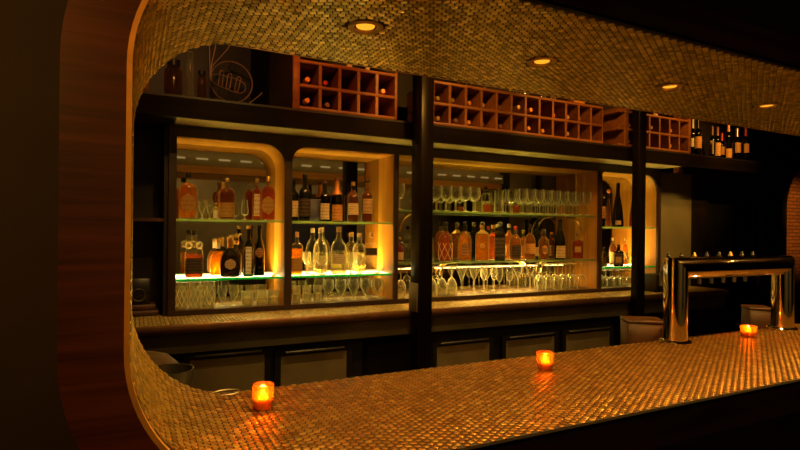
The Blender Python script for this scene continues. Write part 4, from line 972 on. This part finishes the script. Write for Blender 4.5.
# ------------------------------------------------------------------ beer tower
TX0, TX1, TY = 2.160, 2.990, 1.572; Rr = .050; ZT = 1.458-Rr
tw = thing('beer_tower', 'polished chrome arch-shaped beer tower standing across the far edge of the bar', 'beer tower', (TX0, TY, ZB+.0046))
LX = TX1-TX0; zc = ZT-ZB-.003
def leg(x, s):     # round leg cut at 45 degrees where it meets the crossbar
    mb = MB(); sg_ = 32; v = []
    for z in (0.012, None):
        for i in range(sg_):
            a = 2*PI*i/sg_; dx = Rr*math.cos(a)
            v.append((x+dx, Rr*math.sin(a), z if z is not None else zc-s*dx))
    f = [(i, (i+1) % sg_, sg_+(i+1) % sg_, sg_+i) for i in range(sg_)]
    return mb.add(v, f)
leg(0, 1).build('leg', M['chrome'], tw, angle=60); leg(LX, -1).build('leg', M['chrome'], tw, angle=60)
mb = MB(); v = []; sg_ = 32
for e in (0, 1):
    for i in range(sg_):
        a = 2*PI*i/sg_; dz = Rr*math.cos(a); v.append(((-dz if e == 0 else LX+dz), Rr*math.sin(a), zc+dz))
mb.add(v, [(i, (i+1) % sg_, sg_+(i+1) % sg_, sg_+i) for i in range(sg_)]); mb.build('crossbar', M['chrome'], tw, angle=60)
for x in (0, LX): MB().loft([(.001, 0), (.066, 0), (.068, .004), (.064, .010), (.053, .0118), (.001, .0118)], 36, cx=x, cap=False).build('flange', M['chrome'], tw)
for i in range(8):
    x = .10+(LX-.165)*i/7; lng = 0
    fc = MB().tube([(x, Rr-.004, zc), (x, Rr+.055, zc), (x, Rr+.085, zc-.010), (x, Rr+.098, zc-.045), (x, Rr+.100, zc-.095-lng)], [.014, .014, .012, .012 if lng else .010, .011 if lng else .008], 12).build('faucet', M['brass'] if lng else M['grey'], tw)
    MB().loft([(.006, zc+.010), (.006, zc+.036), (.010, zc+.040), (.011, zc+.050), (.006, zc+.056), (.007, zc+.062), (.004, zc+.066)], 12, cx=x, cy=Rr+.062).build('handle', M['brass_dull'] if i % 3 == 2 else M['black'], fc)

# ------------------------------------------------------------------ working side of the bar
ub = thing('underbar_bench', 'steel work bench behind the bar, below the level of the bar top', 'bench')
MB().box(-.3, 4.5, YB+.025, 2.14, .875, .90, bev=.004).build('bench_top', M['steel'], ub)
for x in (-.25, 1.2, 2.9, 4.42): 
    for y in (1.72, 2.09): MB().loft([(.018, .001), (.018, .8745)], 12, cx=x, cy=y).build('leg', M['steel'], ub)
def crate(label, xl, xr, ytop, Y, dep, rz):
    (x, zt), w = at((xl+xr)/2, ytop, Y), span(xl, xr, 320, Y)[1]/2; h = zt-.9005
    t = thing('wooden_box', label, 'box', (x+math.sin(-rz)*dep/2, Y+math.cos(rz)*dep/2, .9005), rz)
    MB().box(-w, w, -dep/2, dep/2, 0, h-.016, bev=.003).build('carcass', M['crate'], t)
    MB().box(-w-.003, w+.003, -dep/2-.003, dep/2+.003, h-.0155, h, bev=.003).build('lid', M['crate'], t)
    MB().box(-w*.86, w*.86, -dep/2-.003, -dep/2-.0003, .03, h-.03, bev=.001).build('front_board', M['crate'], t)
    return t
crate('plain brown wooden box behind the bar, left of the beer tower', 627, 667, 321, 1.80, .15, -.62)
crate('plain brown wooden box behind the bar, seen under the beer tower', 749, 774, 308, 1.84, .15, -.75)
# bin and steel bowl at the far left behind the bar
x, z = at(150, 352, 2.45)
bn = thing('domed_bin', 'brown dome-lidded bin behind the bar at the far left', 'bin', (x-.02, 2.45, 0))
MB().loft([(.001, 0), (.10, 0), (.13, .02), (.14, z-.12), (.001, z-.12)], 28, cap=False).build('body', M['grey'], bn)
MB().loft([(.146, z-.125), (.146, z-.10), (.13, z-.055), (.09, z-.018), (.04, z-.002), (.001, z)], 28, cap=False).build('lid', M['bin'], bn)
x, z = at(168, 369, 2.0)
bw = tag(MB().loft([(.001, 0), (.05, 0), (.075, .03), (.085, z-.901), (.080, z-.901), (.07, .03), (.045, .006), (.001, .006)], 28, cap=False).build('steel_tin', M['grey'], loc=(x, 2.0, .9005)), 'grey steel tin on the work bench at the far left behind the bar', 'tin')
rn = tag(MB().tube([(.024*math.cos(2*PI*i/20)*1.6, .013*math.sin(2*PI*i/20), .002+.004*(1+math.sin(2*PI*i/20))) for i in range(20)], .0016, 6, True).build('wire_loop', M['steel'], loc=(.245, 1.615, ZB+.0030)), 'thin pale loop of wire at bar back edge, left of the first candle', 'wire')
# dark things in the unlit cupboard and on the right of the back counter
tag(MB().box(-.11, .11, -.08, .08, 0, .030, bev=.004).build('wooden_tray', M['crate'], loc=(.025, 3.47, ZBC+.0042)), 'lower of two dark wooden trays stacked in the unlit cupboard', 'tray')
tag(MB().box(-.10, .10, -.075, .075, 0, .034, bev=.004).build('wooden_tray', M['crate'], loc=(.02, 3.47, ZBC+.0350)), 'upper of two dark wooden trays stacked in the unlit cupboard', 'tray')
sp_ = thing('speaker', 'small black speaker with round cone on the trays in the unlit cupboard', 'speaker', (.030, 3.47, ZBC+.0695))
MB().box(-.06, .06, -.06, .06, 0, .15, bev=.004).build('cabinet_box', M['black'], sp_)
MB().loft([(.034*math.cos(2*PI*i/20), .034*math.sin(2*PI*i/20)) for i in range(0)], 8) if False else None
MB().tube([(.034*math.cos(2*PI*i/24), -.062, .055+.034*math.sin(2*PI*i/24)) for i in range(24)], .004, 8, True).build('cone_ring', M['grey'], sp_)
rgx = at(657, 285, 3.20)
tm = thing('till', 'low dark point-of-sale box on the back counter right of the slim post', 'till', (rgx[0], 3.20, ZBC+.0045))
MB().box(-.085, .085, -.07, .07, 0, .15, bev=.006).build('body', M['black'], tm)
MB().box(-.075, .075, -.0705-.002, -.0705, .06, .135).build('screen', M['door'], tm, smooth=False)

# ------------------------------------------------------------------ slot lamps on the aisle side of the header, seen in the mirrors
hb = thing('slot_lamp_bar', 'row of narrow slot lamps behind the header, seen in the cabinet mirrors', 'lamp', (0, YB+.0005, 2.2555))
MB().box(-.4, 4.3, 0, .02, -.068, .05, bev=.004).build('housing', M['header'], hb)
for i in range(22):
    MB().box(-.3+i*.21, -.3+i*.21+.11, .0203, .024, -.008, .008).build('slot', M['slot'], hb, smooth=False)

# ------------------------------------------------------------------ room lamps and added fill spots
def area(name, loc, size, energy, col, target, sy=None):
    ld = bpy.data.lights.new(name, 'AREA'); ld.energy = energy; ld.color = col; ld.size = size
    if sy: ld.shape = 'RECTANGLE'; ld.size_y = sy
    o = bpy.data.objects.new(name, ld); COL.objects.link(o); o.location = loc
    o.rotation_euler = (Vector(target)-Vector(loc)).to_track_quat('-Z', 'Y').to_euler(); return o
def spot(name, loc, target, energy, col, ang, soft=.05, blend=.6):
    ld = bpy.data.lights.new(name, 'SPOT'); ld.energy = energy; ld.color = col; ld.spot_size = math.radians(ang); ld.spot_blend = blend; ld.shadow_soft_size = soft
    o = bpy.data.objects.new(name, ld); COL.objects.link(o); o.location = loc
    o.rotation_euler = (Vector(target)-Vector(loc)).to_track_quat('-Z', 'Y').to_euler(); return o
WARM = (1, .50, .14)
for i, x in enumerate((.95, 1.7, 2.9, 4.2)):     # aisle ceiling lamps towards the racks and the ledge
    spot('unseen_aisle_light', (x, 2.25, ZC-.03), (x+.15, 3.15, 2.42), 26.0 if x < 1 else 50.0, (1, .22, .02) if x < 1 else (1, .43, .06), 50 if x < 1 else 76)
for x in (.55, 1.28, 2.1, 2.75, 3.4, 4.1):        # added unseen fill spots that light the bottles from the front
    spot('bottle_fill', (x-.1, 1.95, ZC-.03), (x, 3.45, 1.55), 34, (1, .56, .13), 44, .03, .9)
for x in (.4, 1.5, 2.6, 3.7):  # added unseen fill that brightens the header seen in the mirrors
    spot('header_fill', (x, 2.5, ZC-.03), (x, YB, 2.25), 16, (1, .60, .17), 90, .03, .9)
for x in (.8, 2.6, 4.4):  # added unseen fill on the rear wall, for lighter mirror reflections
    spot('rear_fill', (x, -1.3, ZC-.03), (x, RY0, 1.6), 50, (1, .60, .20), 100, .03, .9)
for x in (.5, 1.35, 2.3, 3.2):  # added unseen fill that lifts the dark cooler fronts
    spot('cooler_fill', (x, 2.3, ZC-.03), (x, 3.1, .75), 48, (1, .60, .18), 50, .03, .9)
spot('unseen_aisle_light', (.25, 2.25, ZC-.03), (.35, 3.2, 2.45), 17, (1, .40, .10), 80)  # added unseen light, lifts the dark left end of the ledge
spot('ledge_fill', (4.7, 2.0, ZC-.03), (5.0, 3.15, 2.4), 65, (1, .50, .09), 42, .03, .8)  # added unseen spot that brightens the bottle labels on the ledge
spot('niche_fill', (ax0-.30, 2.3, 2.2), (ax0+.48, 3.6, 1.72), 66, (1, .42, .06), 42, .03, .8)  # added unseen spot in front of the arch, lights the brick inside
spot('pier_lamp', (4.62, 2.3, 2.6), (4.62, 3.45, 1.5), 40, (1, .58, .13), 36)
spot('room_lamp', (-1.2, -1.2, 2.7), (-.16, 1.0, 1.70), 105, (1, .37, .05), 36, .12, 1.0)

# ------------------------------------------------------------------ world, camera, view
w = bpy.data.worlds.new('world'); SC.world = w; w.use_nodes = True
w.node_tree.nodes['Background'].inputs[0].default_value = (1, .55, .2, 1); w.node_tree.nodes['Background'].inputs[1].default_value = .0
cd = bpy.data.cameras.new('camera'); cd.sensor_width = 36; cd.lens = 36*F/800; cd.shift_y = (HOR-225)/800; cd.clip_start = .02
cam = bpy.data.objects.new('camera', cd); COL.objects.link(cam)
cam.matrix_world = Matrix.Translation((0, 0, CAM_Z)) @ Matrix.Rotation(-T, 4, 'Z') @ Matrix.Rotation(PI/2, 4, 'X') @ Matrix.Rotation(ROLL, 4, 'Z')
SC.camera = cam
vs = SC.view_settings; vs.view_transform = 'Standard'; vs.look = 'None'; vs.exposure = 0; vs.gamma = 1; vs.use_curve_mapping = False
